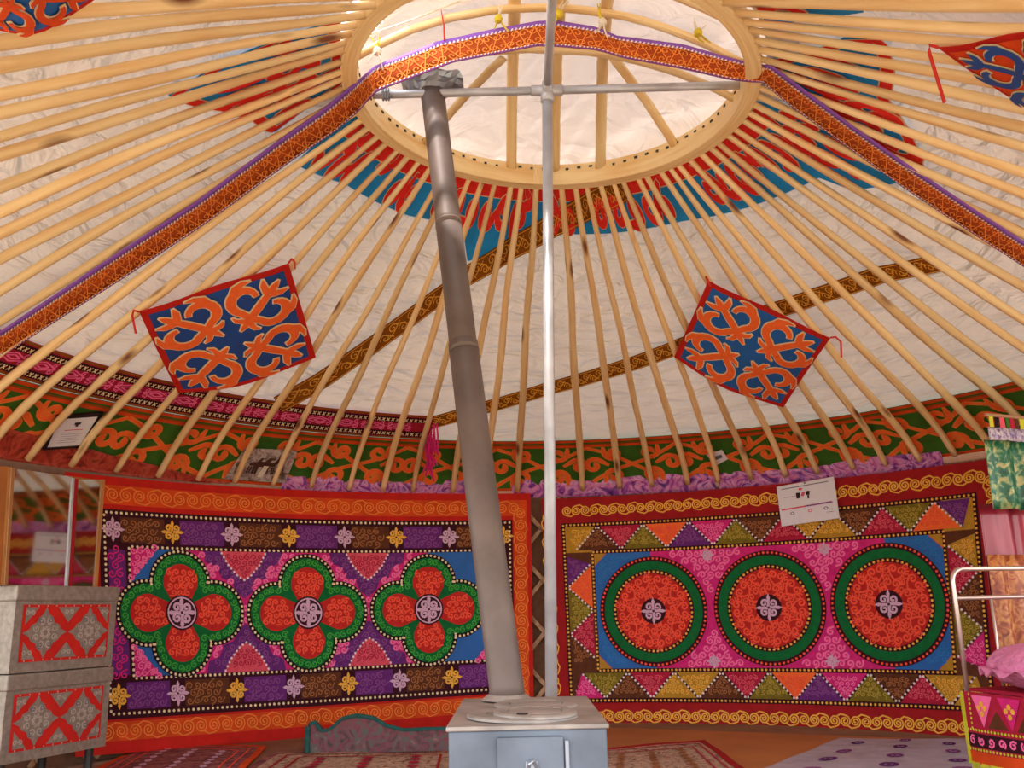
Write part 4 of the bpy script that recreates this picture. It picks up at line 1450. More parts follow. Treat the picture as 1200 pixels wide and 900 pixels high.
for c in DC:
    circ_ = lambda r: [tuple(k) for k in arcpts(c, r, 0, 2 * PI, 65)[:-1]]
    m = M(); m.poly(RSf, circ_(rad), 0.0090); md_ = m.build('medallion', MT['dark'], rc_)
    m = M(); m.poly(RSf, [circ_(rad - 0.034), circ_(rad - 0.092)[::-1]], 0.0110); m.build('green_ring', MT['dgreen'], md_)
    m = M(); m.dots(RSf, arcpts(c, rad - 0.014, 0, 2 * PI, 80), 0.030, 0.018, 0.0115); m.build('bead_ring', MT['coral'], md_, stuff=True)
    m = M(); m.dots(RSf, arcpts(c, rad - 0.107, 0, 2 * PI, 80), 0.030, 0.018, 0.0140); m.build('bead_ring', MT['gold'], md_, stuff=True)
    rr = rad - 0.12
    m = M(); m.poly(RSf, circ_(rr), 0.0120); m.build('red_disc', MT['redstitch'], md_)
    m = M()
    for ring_r, cnt, s_ in ((rr * 0.80, 10, 0.105), (rr * 0.47, 6, 0.10)):
        for k in range(cnt):
            a = 2 * PI * k / cnt + (0.3 if cnt == 6 else 0)
            for st in heart((c[0] + ring_r * math.cos(a), c[1] + ring_r * math.sin(a)), s_, a - PI / 2):
                m.stroke(RSf, st, 0.0125, 0.0150)
            a2 = a + PI / cnt
            cc = (c[0] + ring_r * 1.02 * math.cos(a2), c[1] + ring_r * 1.02 * math.sin(a2))
            m.stroke(RSf, spiral(cc, 0.030, a2, 1.4, 1, 12, .12), 0.0095, 0.0152)
            m.stroke(RSf, spiral((c[0] + ring_r * 0.78 * math.cos(a2), c[1] + ring_r * 0.78 * math.sin(a2)), 0.024, a2 + 2, 1.4, -1, 11, .12), 0.009, 0.0152)
            m.stroke(RSf, spiral((c[0] + (ring_r + .045) * math.cos(a2 + .12), c[1] + (ring_r + .045) * math.sin(a2 + .12)), 0.020, a2 + 2, 1.3, -1, 10, .12), 0.008, 0.0152)
    m.build('curl_stitching', MT['coral'], md_, stuff=True)
    m = M(); m.poly(RSf, [tuple(k) for k in arcpts(c, 0.088, 0, 2 * PI, 21)[:-1]], 0.0165); m.build('medallion_heart', MT['dark'], md_)
    m = M(); rosette(m, RSf, c, 0.082, 0.014, 0.0185); m.build('rosette', MT['lilac'], md_)
m = M()
fill_curls(m, RSf, lambda x, y: DC[0][0] < x < DC[2][0] and all(math.hypot(x - c[0], y - c[1]) > rad + 0.015 for c in DC), (DC[0][0], jy0 + .02, DC[2][0], jy1 - .02), 0.056, 0.0125, 0.006, n=13, mg=.3)
m.build('curl_stitching', MT['pink'], fld, stuff=True)
for a_, b_ in ((0, 1), (1, 2)):
    cx = (DC[a_][0] + DC[b_][0]) / 2
    for y_ in (jy0 + 0.055, jy1 - 0.055):
        m = M(); rosette(m, RSf, (cx, y_), 0.045, 0.009, 0.0085); m.build('rosette', MT['lilac'], rc_)

# ================================================================== HANGING SQUARES ON THE POLES
HS = RoofS(-0.055)


def hanging(px4, label, field, orn, line, border, angs=None, sag=0.05, dy=(0, 0, 0, 0), ties=((0, 1),)):
    P = [roofp(x, y, HS) for x, y in px4]
    # order: top left, top right, bottom right, bottom left (u right, v down)
    S = QuadS(P[0], P[1], P[2], P[3], CAM, sag, 0.006)
    c = sum(P) / 4
    t = thing('hanging_square', label, 'wall hanging', c, 'appliqué squares tied to the roof poles')
    m = M(); m.grid(lambda u, v: S.map(u, v, 0.0), np.linspace(0, 1, 13), np.linspace(0, 1, 13)); m.build('cloth', MT[border], t, solid=0.004)
    m = M(); m.grid(lambda u, v: S.map(u, v, 0.004), np.linspace(0.045, 0.955, 13), np.linspace(0.045, 0.955, 13)); m.build('field', MT[field], t)
    for k, (u, v, a) in enumerate(((0.27, 0.27, PI * 0.75), (0.73, 0.27, PI * 0.25), (0.73, 0.73, -PI * 0.25), (0.27, 0.73, -PI * 0.75))):
        m = M()
        # v runs down: flip the angle
        ang = -(a) - PI / 2 + PI
        ang = -a - PI / 2 + PI
        st = horn_strokes((u, v), 0.245, 0.245, -a + PI / 2 + PI, 0.92)
        st = [(p, w_) for p, w_ in st]
        draw_horn(m, S, st, 0.018, 0.008, 0, 1, 0.0003)
        m.build('horn_ornament', [MT[orn], MT[line]], t)
    e = [P[0], P[1], P[2], P[3]]
    for k, L in ties:
        p = e[k]; d = (p - c) / np.linalg.norm(p - c)
        m = M()
        m.tube([p, p + d * 0.03, p + d * 0.045 + np.array([0.01, 0, -0.03]), p + d * 0.03 + np.array([0.02, 0, -0.03 - 0.09 * L])], 0.006, 5)
        m.build('tie_ribbon', MT['rrag'], t)
    return t


hanging([(163, 365), (338, 308), (370, 418), (209, 461)], 'navy square with four orange ram-horn ornaments hanging on the poles left of the stovepipe', 'navy', 'orange', 'cream', 'red', ties=((0, 1), (1, .3)))
hanging([(830, 329), (973, 396), (918, 477), (790, 419)], 'blue square with four orange ram-horn ornaments hanging on the poles right of the steel post', 'blue', 'orange', 'cream', 'red', ties=((0, .3), (1, 1)))
hanging([(1100, 56), (1275, 28), (1350, 128), (1232, 146)], 'red square with navy ornaments tied to the poles in the top right corner', 'ored', 'navy', 'cream', 'red', ties=((0, 2),))
hanging([(-95, -60), (35, -120), (118, -8), (-18, 33)], 'red and blue square cut off by the top left corner', 'blue', 'ored', 'cream', 'red', ties=())


def project(P):
    d = np.array(P) - CAM
    return 600 + FOC * (d @ RT) / (d @ FW), 450 - FOC * (d @ UP) / (d @ FW)


def zat(P, py):
    lo_, hi_ = -0.5, 4.0
    for _ in range(40):
        mm = (lo_ + hi_) / 2
        if project((P[0], P[1], mm))[1] > py: lo_ = mm
        else: hi_ = mm
    return lo_


# ================================================================== STOVE AND PIPE
ZS = 0.49
c1 = on_plane(524, 850, 2, ZS); c2 = on_plane(716, 851, 2, ZS)
sw = c2[0] - c1[0]; sdep = on_plane(525, 818, 2, ZS)[1] - c1[1]
print('stove', c1, c2, sw, sdep)
cx = (c1[0] + c2[0]) / 2; y0 = (c1[1] + c2[1]) / 2; y1 = y0 + sdep
stv = thing('iron_stove', 'grey sheet-metal box stove in the centre under the stovepipe', 'stove', (cx, (y0 + y1) / 2, 0))
m = M(); m.box((cx, (y0 + y1) / 2, 0.12 + (ZS - 0.13) / 2), (sw - 0.012, sdep - 0.012, ZS - 0.13)); b_ = m.build('body', MT['stove'], stv)
md = b_.modifiers.new('bevel', 'BEVEL'); md.width = 0.006; md.segments = 2
m = M(); m.box((cx, (y0 + y1) / 2, ZS - 0.005), (sw, sdep, 0.012)); b_ = m.build('top_plate', MT['stovetop'], stv)
md = b_.modifiers.new('bevel', 'BEVEL'); md.width = 0.003; md.segments = 2
for sx in (-1, 1):
    for yy in (y0 + 0.04, y1 - 0.04):
        m = M(); m.tube([(cx + sx * (sw / 2 - 0.04), yy, 0.0), (cx + sx * (sw / 2 - 0.04), yy, 0.125)], 0.014, 8); m.build('leg', MT['iron'], stv)


def plate(px, py, r, z, name, mt, tiltx=0.0, hole=True):
    P = on_plane(px, py, 2, z)
    m = M(); m.lathe((0, 0, 0), [(0, 0), (r, 0), (r, 0.006), (r - 0.006, 0.010), (r * 0.66, 0.010), (r * 0.65, 0.006), (r * 0.63, 0.006), (r * 0.62, 0.010), (0, 0.010)], 40)
    o = m.build(name, mt, None, smooth=False)
    o.parent = stv; o.matrix_parent_inverse = Matrix.Translation(-stv.location)
    o.location = P; o.rotation_euler = (tiltx, 0.02, 0)
    return P


P = plate(612, 840, 0.150, ZS + 0.002, 'hob_ring', MT['stovetop'])
plate(627, 836.5, 0.112, ZS + 0.012, 'lid', MT['stovetop'], 0.03)
plate(628, 827.5, 0.125, ZS + 0.001, 'hob_ring', MT['stovetop'], 0.01)
m = M(); pk = on_plane(612, 837, 2, ZS + 0.026); m.lathe(pk, [(0, 0), (0.014, 0), (0.016, 0.003), (0, 0.004)], 14); m.build('lid_notch', MT['iron'], stv)
# fire door in the front face
dx0, dx1 = on_plane(582, 863, 1, y0)[0], on_plane(660, 863, 1, y0)[0]
dz1 = on_plane(620, 863, 1, y0)[2]; dz0 = dz1 - 0.23
m = M(); m.box(((dx0 + dx1) / 2, y0 - 0.006, (dz0 + dz1) / 2), (dx1 - dx0, 0.012, dz1 - dz0)); dr_ = m.build('door', MT['stove'], stv)
md = dr_.modifiers.new('bevel', 'BEVEL'); md.width = 0.004; md.segments = 2
m = M(); hp = on_plane(623, 894, 1, y0 - 0.02); m.tube([hp + np.array([-0.012, 0.008, -0.03]), hp + np.array([-0.006, -0.012, 0.0]), hp + np.array([0.004, -0.014, 0.008]), hp + np.array([0.016, 0.006, -0.018])], 0.005, 6); m.box(hp + np.array([0, 0.004, -0.012]), (0.03, 0.006, 0.03)); m.build('handle', MT['galv'], dr_)
m = M(); m.tube([(dx1 + 0.008, y0 - 0.008, dz0 + .01), (dx1 + 0.008, y0 - 0.008, dz1 - .01)], 0.006, 8); m.build('hinge_bar', MT['galv'], stv)

pb = on_plane(594, 822, 2, ZS + 0.0)
pt = on_plane(508, 118, 1, 0.02)
print('pipe', pb, pt)
dv = (pt - pb)
pipe = thing('stovepipe', 'long brownish-grey stovepipe rising crookedly from the stove to the roof ring', 'stovepipe', pb)
m = M(); m.tube([pb + np.array([0, 0, .008]), pb + np.array([0.0, 0, 0.04]) + dv * 0.0, pb + dv * 0.28, pb + dv * 0.515], [0.060, 0.056, 0.057, 0.057], 28); m.build('pipe_section', MT['smoke'], pipe, smooth=True)
m = M(); m.tube([pb + dv * 0.50, pb + dv * 0.52, pb + dv * 0.74], [0.0585, 0.0535, 0.0535], 28); m.build('pipe_section', MT['smoke'], pipe, smooth=True)
m = M(); m.tube([pb + dv * 0.73, pb + dv * 0.745, pb + dv * 1.0, pb + dv * 1.02], [0.055, 0.052, 0.053, 0.056], 28); m.build('pipe_section', MT['smoke'], pipe, smooth=True)
m = M(); m.tube([pb + np.array([0, 0, 0.006]), pb + np.array([0, 0, 0.022])], [0.082, 0.062], 24); m.build('base_collar', MT['stovetop'], pipe)
m = M()
n1 = 30
q = []
for k in range(5):
    r_ = 0.055 + k * 0.018
    for j in range(n1):
        a = 2 * PI * j / n1
        q.append(pt + dv * 0.02 + np.array([r_ * math.cos(a) * 1.1 + rng.uniform(-.004, .004), r_ * math.sin(a), 0.012 * k + 0.018 * math.sin(a * 5 + k) * k / 4 + rng.uniform(-.006, .006)]))
m.add(q, [(k * n1 + j, k * n1 + (j + 1) % n1, (k + 1) * n1 + (j + 1) % n1, (k + 1) * n1 + j) for k in range(4) for j in range(n1)])
m.build('flashing', MT['galv'], pipe, solid=0.002)
#@@PART4
# ================================================================== CHESTS AND MIRROR AT LEFT
ZL = 0.17
cr_ = on_plane(127, 874, 2, ZL); cl_ = on_plane(-2, 898, 2, ZL)
cl_ = np.array([cl_[0], cl_[1], ZL]); cr_ = np.array([cr_[0], cr_[1], ZL])
ex_ = (cr_ - cl_); CWD = float(np.linalg.norm(ex_)); ex_ /= CWD
ey_ = np.array([-ex_[1], ex_[0], 0.0])     # away from the camera, to the wall
ztop = zat(cr_, 687); zmid = zat(cr_, 780)
print('chest', cl_, cr_, CWD, ztop, zmid)
DEP = 0.42
AXm = np.array([ex_, ey_, [0, 0, 1]])


def chest(z0, z1, label, legs):
    base = cl_ + ex_ * CWD / 2 + ey_ * DEP / 2
    t = thing('tin_chest', label, 'chest', (base[0], base[1], z0 if not legs else 0), 'embossed tin chests')
    hgt = z1 - z0; lid = 0.075
    m = M(); m.box(base + np.array([0, 0, z0 + (hgt - lid) / 2 - ZL]), (CWD - 0.02, DEP - 0.02, hgt - lid), ax=AXm); m.build('body', MT['emboss'], t)
    m = M(); m.box(base + np.array([0, 0, z1 - lid / 2 - ZL - 0.002]), (CWD, DEP, lid - 0.004), ax=AXm); b = m.build('lid', MT['emboss'], t)
    md = b.modifiers.new('bevel', 'BEVEL'); md.width = 0.008; md.segments = 2
    S = FlatS(cl_ + np.array([0, 0, z0 - ZL]) + ey_ * 0.010, ex_, (0, 0, 1))
    x0, x1, y0_, y1_ = 0.05, CWD - 0.055, 0.045, hgt - lid - 0.015
    m = M(); m.poly(S, rect(x0, y0_, x1, y1_), 0.003); pn = m.build('red_panel', MT['red'], t)
    cx0, cy0 = (x0 + x1) / 2, (y0_ + y1_) / 2
    wq, hq = (x1 - x0) / 4, (y1_ - y0_) / 2

    def star(c, rx, ry, qs=range(4)):
        """scalloped lozenge"""
        pts = []
        for q_ in range(4):
            for k in range(6):
                f = k / 6
                a0 = np.array([[rx, 0], [0, ry], [-rx, 0], [0, -ry]][q_]); a1 = np.array([[0, ry], [-rx, 0], [0, -ry], [rx, 0]][q_])
                p = a0 * (1 - f) + a1 * f
                p = p * (1.0 - (0.10 if k % 2 else 0.0) - 0.10 * math.sin(f * PI))
                pts.append((c[0] + p[0], c[1] + p[1]))
        return pts
    for sx in (-1, 1):
        c = (cx0 + sx * wq, cy0)
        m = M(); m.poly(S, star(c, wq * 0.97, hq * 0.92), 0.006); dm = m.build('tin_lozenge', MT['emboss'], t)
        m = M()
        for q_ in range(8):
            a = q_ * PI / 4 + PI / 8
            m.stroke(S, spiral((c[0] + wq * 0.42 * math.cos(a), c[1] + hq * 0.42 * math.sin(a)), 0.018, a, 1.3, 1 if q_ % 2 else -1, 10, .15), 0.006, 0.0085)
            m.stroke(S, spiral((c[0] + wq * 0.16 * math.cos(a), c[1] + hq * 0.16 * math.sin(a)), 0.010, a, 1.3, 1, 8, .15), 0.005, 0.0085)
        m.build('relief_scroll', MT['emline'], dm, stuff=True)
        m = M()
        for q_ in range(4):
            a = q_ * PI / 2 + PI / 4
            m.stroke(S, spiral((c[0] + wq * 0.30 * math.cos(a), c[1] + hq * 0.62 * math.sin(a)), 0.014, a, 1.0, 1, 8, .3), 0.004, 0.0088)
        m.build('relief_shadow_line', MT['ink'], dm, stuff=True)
    trs = []
    for cxx, hw_ in ((cx0, wq * 0.5), ):
        for sy in (-1, 1):
            ey0 = y0_ + 0.012 if sy < 0 else y1_ - 0.012
            trs.append([(cxx - hw_, ey0), (cxx + hw_, ey0), (cxx, ey0 - sy * hq * 0.55)])
    for sx in (-1, 1):
        for sy in (-1, 1):
            xe = x0 + 0.014 if sx < 0 else x1 - 0.014
            ye = y0_ + 0.012 if sy < 0 else y1_ - 0.012
            trs.append([(xe, ye), (xe - sx * wq * 0.55, ye), (xe, ye - sy * hq * 0.62)])
    for tr in trs:
        a_ = (tr[1][0] - tr[0][0]) * (tr[2][1] - tr[0][1]) - (tr[1][1] - tr[0][1]) * (tr[2][0] - tr[0][0])
        if a_ < 0: tr = tr[::-1]
        m = M(); m.poly(S, tr, 0.006); tq = m.build('tin_triangle', MT['emboss'], t)
        cc = np.mean(np.array(tr), 0)
        m = M()
        for k in range(2): m.stroke(S, spiral((cc[0] + (k - .5) * 0.03, cc[1]), 0.013, k * 3, 1.2, 1 - 2 * k, 9, .2), 0.005, 0.0085)
        m.build('relief_scroll', MT['emline'], tq, stuff=True)
    m = M()
    for k in range(10):
        for yy in (y0_ + 0.006, y1_ - 0.006):
            m.dots(S, [(x0 + (x1 - x0) * (k + .5) / 10 - .001, yy), (x0 + (x1 - x0) * (k + .5) / 10 + .001, yy)], 0.002, 0.008, 0.009)
    m.build('rivet', MT['emline'], t, stuff=True)
    if legs:
        for sx in (0.06, CWD - 0.06):
            for sy in (0.06, DEP - 0.06):
                p = cl_ + ex_ * sx + ey_ * sy
                m = M(); m.tube([(p[0], p[1], 0), (p[0], p[1], z0 + 0.002)], 0.022, 8); m.build('leg', MT['iron'], t)
    return t


chest(ZL, zmid, 'lower embossed tin chest with red panel standing on the floor at left', True)
chest(zmid + 0.001, ztop, 'upper embossed tin chest with red panel, stacked under the mirror', False)

# folding mirror on the chest
PB = cl_ + ey_ * 0.12
nrm_ = ey_


def on_v(px, py, off=0.12):
    d = ray(px, py); P0 = cl_ + ey_ * off
    t = ((P0 - CAM) @ ey_) / (d @ ey_)
    return CAM + t * d


mir = thing('folding_mirror', 'two-leaf wooden framed mirror standing on the upper tin chest', 'mirror', (PB[0] + .3, PB[1], ztop))
def slab(pts, th, mt, name, parent):
    n_ = np.cross(pts[1] - pts[0], pts[3] - pts[0]); n_ /= np.linalg.norm(n_)
    if n_ @ (CAM - pts[0]) < 0: n_ = -n_
    V = [p for p in pts] + [p - n_ * th for p in pts]
    m = M(); m.add(V, [(0, 1, 2, 3), (7, 6, 5, 4), (0, 4, 5, 1), (1, 5, 6, 2), (2, 6, 7, 3), (3, 7, 4, 0)])
    return m.build(name, mt, parent)
def vx(px, py, off=0.12):
    P = on_v(px, py, off); return P
def colm(pxt, pyt, pxb, w_, off, name, mt, parent, th=0.02):
    """upright board from chest top up, left edge px at top / bottom, width px"""
    T0, T1 = vx(pxt, pyt, off), vx(pxt + w_, pyt + w_ * .12, off)
    B0, B1 = vx(pxb, 690, off), vx(pxb + w_, 690, off)
    for b in (B0, B1): b[2] = ztop + 0.001
    return slab([B0, B1, T1, T0], th, mt, name, parent)
def leaf(l, r, tl, tr_, off):
    T0, T1 = vx(l[0], tl, off), vx(r[0], tr_, off)
    B0, B1 = vx(l[1], 690, off), vx(r[1], 690, off)
    for b in (B0, B1): b[2] = ztop + 0.004
    return slab([B0, B1, T1, T0], 0.006, MT['mirror'], 'mirror_glass', mir)
leaf((17, 8), (85, 76), 549, 559, 0.118)
leaf((92, 84), (121, 112), 562, 562, 0.118)
slab([vx(8, 690, .125) * [1, 1, 0] + [0, 0, ztop + .002], vx(113, 690, .125) * [1, 1, 0] + [0, 0, ztop + .002], vx(122, 563, .125), vx(17, 550, .125)], 0.012, MT['board'], 'back_board', mir)
colm(14, 548, 5, 3.5, 0.112, 'frame_post', MT['frame'], mir)
colm(85, 560, 77, 2.6, 0.112, 'frame_post', MT['steel'], mir)
colm(88, 561, 80.5, 3.4, 0.111, 'frame_post', MT['dred'], mir)
colm(119.5, 562, 110.5, 3.6, 0.112, 'frame_post', MT['frame'], mir)
bd = thing('wooden_board', 'orange-brown varnished board standing left of the mirror', 'board', vx(0, 690) * [1, 1, 0] + [0, 0, ztop])
b_ = [vx(-30, 690, .09), vx(3, 690, .09), vx(13, 547, .09), vx(-30, 545, .09)]
for q in b_[:2]: q[2] = ztop + 0.001
slab(b_, 0.02, MT['board'], 'panel', bd)
colm(10.5, 547, 1.5, 2.6, 0.085, 'edge_strip', MT['frame'], bd)

# ================================================================== PAPERS
def card(px4, S, label, name, cat, mt, th=0.006, border=None, bw=0.12):
    P = [S(x, y) for x, y in px4]
    q = QuadS(P[0], P[1], P[2], P[3], CAM)
    t = thing(name, label, cat, sum(P) / 4)
    m = M(); m.grid(lambda u, v: q.map(u, v, 0.0), [0, .5, 1], [0, .5, 1]); m.build('backing', border or mt, t, solid=th)
    if border is not None:
        m = M(); m.grid(lambda u, v: q.map(u, v, th * 0.6 + .002), [bw, .5, 1 - bw], [bw, .5, 1 - bw]); m.build('sheet', mt, t)
    return t, q


R1 = RoofS(0.012)
t, q = card([(66, 487), (121, 483), (95, 524), (49, 527)], lambda x, y: roofp(x, y, R1), 'black framed certificate propped behind the poles at far left', 'framed_certificate', 'framed certificate', MT['paper'], 0.012, MT['rubber'], 0.09)
m = M()
m.stroke(q, [(0.46, 0.24), (0.60, 0.24)], 0.07, 0.013); m.stroke(q, [(0.5, 0.30), (0.56, 0.30)], 0.05, 0.0135); m.build('emblem', MT['inkd'], t)
m = M(); m.stroke(q, [(0.3, 0.42), (0.72, 0.42)], 0.02, 0.0128); m.build('title_line', MT['rrag'], t)
m = M()
for k in range(5): m.stroke(q, [(0.26 + .03 * (k % 2), 0.54 + k * 0.06), (0.76 - .04 * (k % 3), 0.54 + k * 0.06)], 0.008, 0.0128)
m.build('text_line', MT['ink'], t, stuff=True)
pm = swirl('faded photo print', [(0.3, '#5a4038'), (0.45, '#9a8a86'), (0.56, '#c8bcb8'), (0.7, '#7a5a48')], 16, 1.0, 0.35)
t, q = card([(287, 525), (349, 528), (334, 566), (262, 562)], lambda x, y: roofp(x, y, R1), 'crumpled grey poster of brown horses behind the poles left of the stovepipe', 'horse_poster', 'poster', pm, 0.003)
m = M()
hc = mat('horse brown', '#4a2c22', 0.6)
for cx_, s in ((0.46, 1.0), (0.64, 0.8), (0.34, 0.7)):
    m.stroke(q, [(cx_ - .12 * s, .5), (cx_ - .04, .46), (cx_ + .08 * s, .46)], np.array([.10, .17, .15]) * s, 0.004 + s * .001)
    m.stroke(q, [(cx_ + .06 * s, .44), (cx_ + .12 * s, .28), (cx_ + .2 * s, .30)], np.array([.10, .08, .05]) * s, 0.004 + s * .001)
    for dx in (-.11, -.05, .04, .08): m.stroke(q, [(cx_ + dx * s, .54), (cx_ + dx * s + .01, .76)], .03 * s, 0.0042 + s * .001)
m.build('horse_figure', hc, t)
m = M(); m.stroke(q, [(0.55, .5), (0.52, .85)], 0.09, 0.007); m.build('white_horse', MT['wrag'], t)
t, q = card([(828, 533), (846, 527), (853, 538), (838, 546)], lambda x, y: roofp(x, y, R1), 'small grey scrap of paper stuck on the green frieze', 'paper_scrap', 'paper', MT['paper'], 0.002)
m = M(); m.stroke(q, [(0.2, 0.45), (0.8, 0.5)], 0.3, 0.003); m.build('dark_print', MT['ink'], t)
t, q = card([(910, 570.5), (977, 558.5), (984, 607), (916, 617)], lambda x, y: on_cyl(x, y, RW - 0.075), 'white paper chart with a red and blue timeline pinned over the right carpet', 'paper_chart', 'paper', MT['paper'], 0.002)
m = M()
for k, (a, b) in enumerate(((0.08, 0.9), (0.1, 0.36))):
    m.stroke(q, [(a, 0.09 + k * .22), (b, 0.09 + k * .22)], 0.02 if k == 0 else 0.008, 0.003)
m.stroke(q, [(0.80, 0.82), (0.92, 0.82)], 0.01, 0.003)
m.build('text_line', MT['ink'], t, stuff=True)
m = M(); m.stroke(q, [(0.04, 0.60), (0.45, 0.595)], 0.035, 0.003); m.stroke(q, [(0.42, 0.28), (0.47, 0.30)], 0.10, 0.003); m.stroke(q, [(0.38, 0.16), (0.44, 0.16)], 0.05, 0.003); m.build('red_mark', MT['salmon'], t)
m = M(); m.stroke(q, [(0.45, 0.595), (0.92, 0.59)], 0.035, 0.003); m.build('blue_mark', MT['plumc'], t)
m = M(); m.stroke(q, [(0.36, 0.24), (0.36, 0.38)], 0.07, 0.0035); m.stroke(q, [(0.50, 0.28), (0.56, 0.29)], 0.10, 0.0035); m.stroke(q, [(0.53, 0.34), (0.53, 0.42)], 0.03, 0.0035); m.build('figure_print', MT['inkd'], t)
for u_, c_ in ((0.22, 'ink'), (0.53, 'salmon'), (0.80, 'plumc')):
    m = M(); m.stroke(q, arcpts((u_, 0.72), 0.03, 0, 2 * PI, 13) * [1, 1], 0.016, 0.003); m.build('round_mark', MT[c_], t)
m = M(); c_ = q.map(0.5, 0.03, 0.006).ravel(); m.tube([c_, c_ + q.n * 0.006], [0.006, 0.004], 8); m.build('pin', MT['iron'], t)

# ================================================================== RAGS TIED ON THE RIBS
rag_l = [((442, 60), 'white rag knotted on the roof rib at its left end', 'wrag', 0.16), ((584, 22), 'yellow rag knotted on the rib left of the steel post', 'rag', 0.12),
         ((655, 16), 'yellow and white rag bunch knotted on the rib beside the steel post', 'rag', 0.13), ((706, 26), 'pale yellow rag trailing over the orange strap right of the post', 'wrag', 0.15),
         ((818, 38), 'yellow rag tied on the rib far right inside the roof ring', 'rag', 0.11)]
for (p, lb, mt, L) in rag_l:
    c = on_plane(p[0], p[1], 1, -0.20)
    t = thing('tied_rag', lb, 'rag', c, 'rags tied on the roof ring ribs')
    m = M(); V = []
    m.lathe(c + np.array([0, 0, -.02]), [(0, 0), (0.016, 0.006), (0.02, 0.02), (0.012, 0.036), (0, 0.04)], 8); m.build('knot', MT[mt], t)
    for k in range(5):
        a = rng.uniform(-1, 1)
        e = c + np.array([a * 0.05, rng.uniform(-.02, .01), (-1 if k % 2 else 1) * L * rng.uniform(.35, .6)])
        m = M(); m.tube([c, (c + e) / 2 + rng.uniform(-.012, .012, 3), e], [0.006, 0.008, 0.005], 5, flat=0.4); m.build('tail', MT[mt if k % 2 else ('wrag' if mt == 'rag' else 'rag')], t)
c = on_plane(517, 12, 1, -0.18); e = on_plane(521, 47, 1, -0.18)
m = M(); m.tube([c, (c + e) / 2 + np.array([.004, 0, 0]), e], [0.006, 0.013, 0.016], 6, flat=0.3)
tag(m.build('red_ribbon', MT['rrag']), 'red ribbon hanging above the orange strap near the sky opening', 'ribbon')

# ================================================================== BED, PILLOW, CURTAINS AT RIGHT
dd = ray(1121, 716); P0 = CAM + dd / np.hypot(dd[0], dd[1]) * 4.2; P0[2] = 0
sd = np.array([0.25, -0.968, 0]); hd = np.array([0.968, 0.25, 0])
bed = thing('metal_bed', 'metal tube bed with a rounded rail end beside the right carpet', 'bed', P0)
zt = zat(P0, 667); zm = zat(P0, 701)
print('bed', P0, zt, zm)
bw = 0.78
arc_ = [P0 + hd * (0.05 - 0.05 * math.cos(a)) + np.array([0, 0, zt - 0.05 + 0.05 * math.sin(a)]) for a in np.linspace(0, PI / 2, 7)]
arc2 = [P0 + hd * (bw - 0.05 + 0.05 * math.sin(a)) + np.array([0, 0, zt - 0.05 + 0.05 * math.cos(a)]) for a in np.linspace(0, PI / 2, 7)]
m = M(); m.tube([P0 + np.array([0, 0, 0.0])] + arc_ + arc2 + [P0 + hd * bw], 0.0095, 10); m.build('end_frame', MT['bedm'], bed, smooth=True)
m = M(); m.tube([P0 + hd * 0.0 + [0, 0, zm], P0 + hd * bw + [0, 0, zm]], 0.009, 8); m.build('cross_rail', MT['bedm'], bed, smooth=True)
for f in (0.22, 0.5, 0.78):
    m = M(); m.tube([P0 + hd * bw * f + [0, 0, 0.36], P0 + hd * bw * f + [0, 0, zm]], 0.006, 8); m.build('spindle', MT['bedm'], bed, smooth=True)
for a, b in ((0, 0), (1, 0), (1, 1)):
    if (a, b) != (0, 0):
        p = P0 + sd * 1.62 * a + hd * bw * b
        m = M(); m.tube([p, p + np.array([0, 0, 0.315])], 0.0125, 8); m.build('leg', MT['bedm'], bed, smooth=True)
m = M(); m.box(P0 + sd * 0.81 + hd * bw / 2 + [0, 0, 0.305], (1.60, bw - .02, 0.05), ax=np.array([sd, hd, [0, 0, 1]])); m.build('bed_base', MT['iron'], bed)
mt_o = M(); mt_o.box(P0 + sd * 0.81 + hd * bw / 2 + [0, 0, 0.375], (1.56, bw - .04, 0.09), ax=np.array([sd, hd, [0, 0, 1]])); o = mt_o.build('mattress', MT['white'])
md = o.modifiers.new('bevel', 'BEVEL'); md.width = 0.03; md.segments = 3
tag(o, 'thin mattress on the metal bed hidden under its embroidered cover', 'mattress')

cvr = thing('bed_cover', 'embroidered bed cover in red and pink with yellow-green fringe over the bed side', 'bed cover', P0 + sd * .9 + [0, 0, 0.4])
CS = FlatS(P0 - hd * 0.035 + sd * 0.02, sd, (0, 0, 1))
if CS.n @ (CAM - CS.o) < 0: CS.n = -CS.n


class Wavy:
    cell = 0.1
    def __init__(s, S): s.S = S
    def map(s, u, v, h):
        return s.S.map(u, v, h + 0.012 * np.sin(np.asarray(u) * 14) * np.clip((0.46 - np.asarray(v)) / 0.3, 0, 1))


CS = Wavy(CS)
zb, ze = 0.165, 0.425
m = M(); m.grid(lambda u, v: CS.map(u, v, 0.0), np.linspace(0, 1.6, 60), np.linspace(zb, ze, 6)); m.build('side_panel', MT['crimson'], cvr, solid=0.004)
m = M(); m.box(P0 + sd * 0.81 + hd * (bw / 2 - 0.02) + [0, 0, 0.43], (1.58, bw - 0.02, 0.012), ax=np.array([sd, hd, [0, 0, 1]])); m.build('top_panel', MT['crimson'], cvr)
m = M()
m.stroke(CS, [(x, zb + 0.022) for x in np.arange(0, 1.61, .06)], 0.044, 0.004); m.build('orange_band', MT['ored'], cvr)
m = M(); m.stroke(CS, [(x, zb + 0.085) for x in np.arange(0, 1.61, .06)], 0.05, 0.004); m.build('dark_band', MT['dark'], cvr)
m = M()
for x in np.arange(0.03, 1.58, 0.05): m.stroke(CS, spiral((x, zb + 0.085), 0.018, x * 30, 1.3, 1, 11, .15), 0.008, 0.007)
m.build('scroll_stitching', MT['pink'], cvr, stuff=True)
m = M()
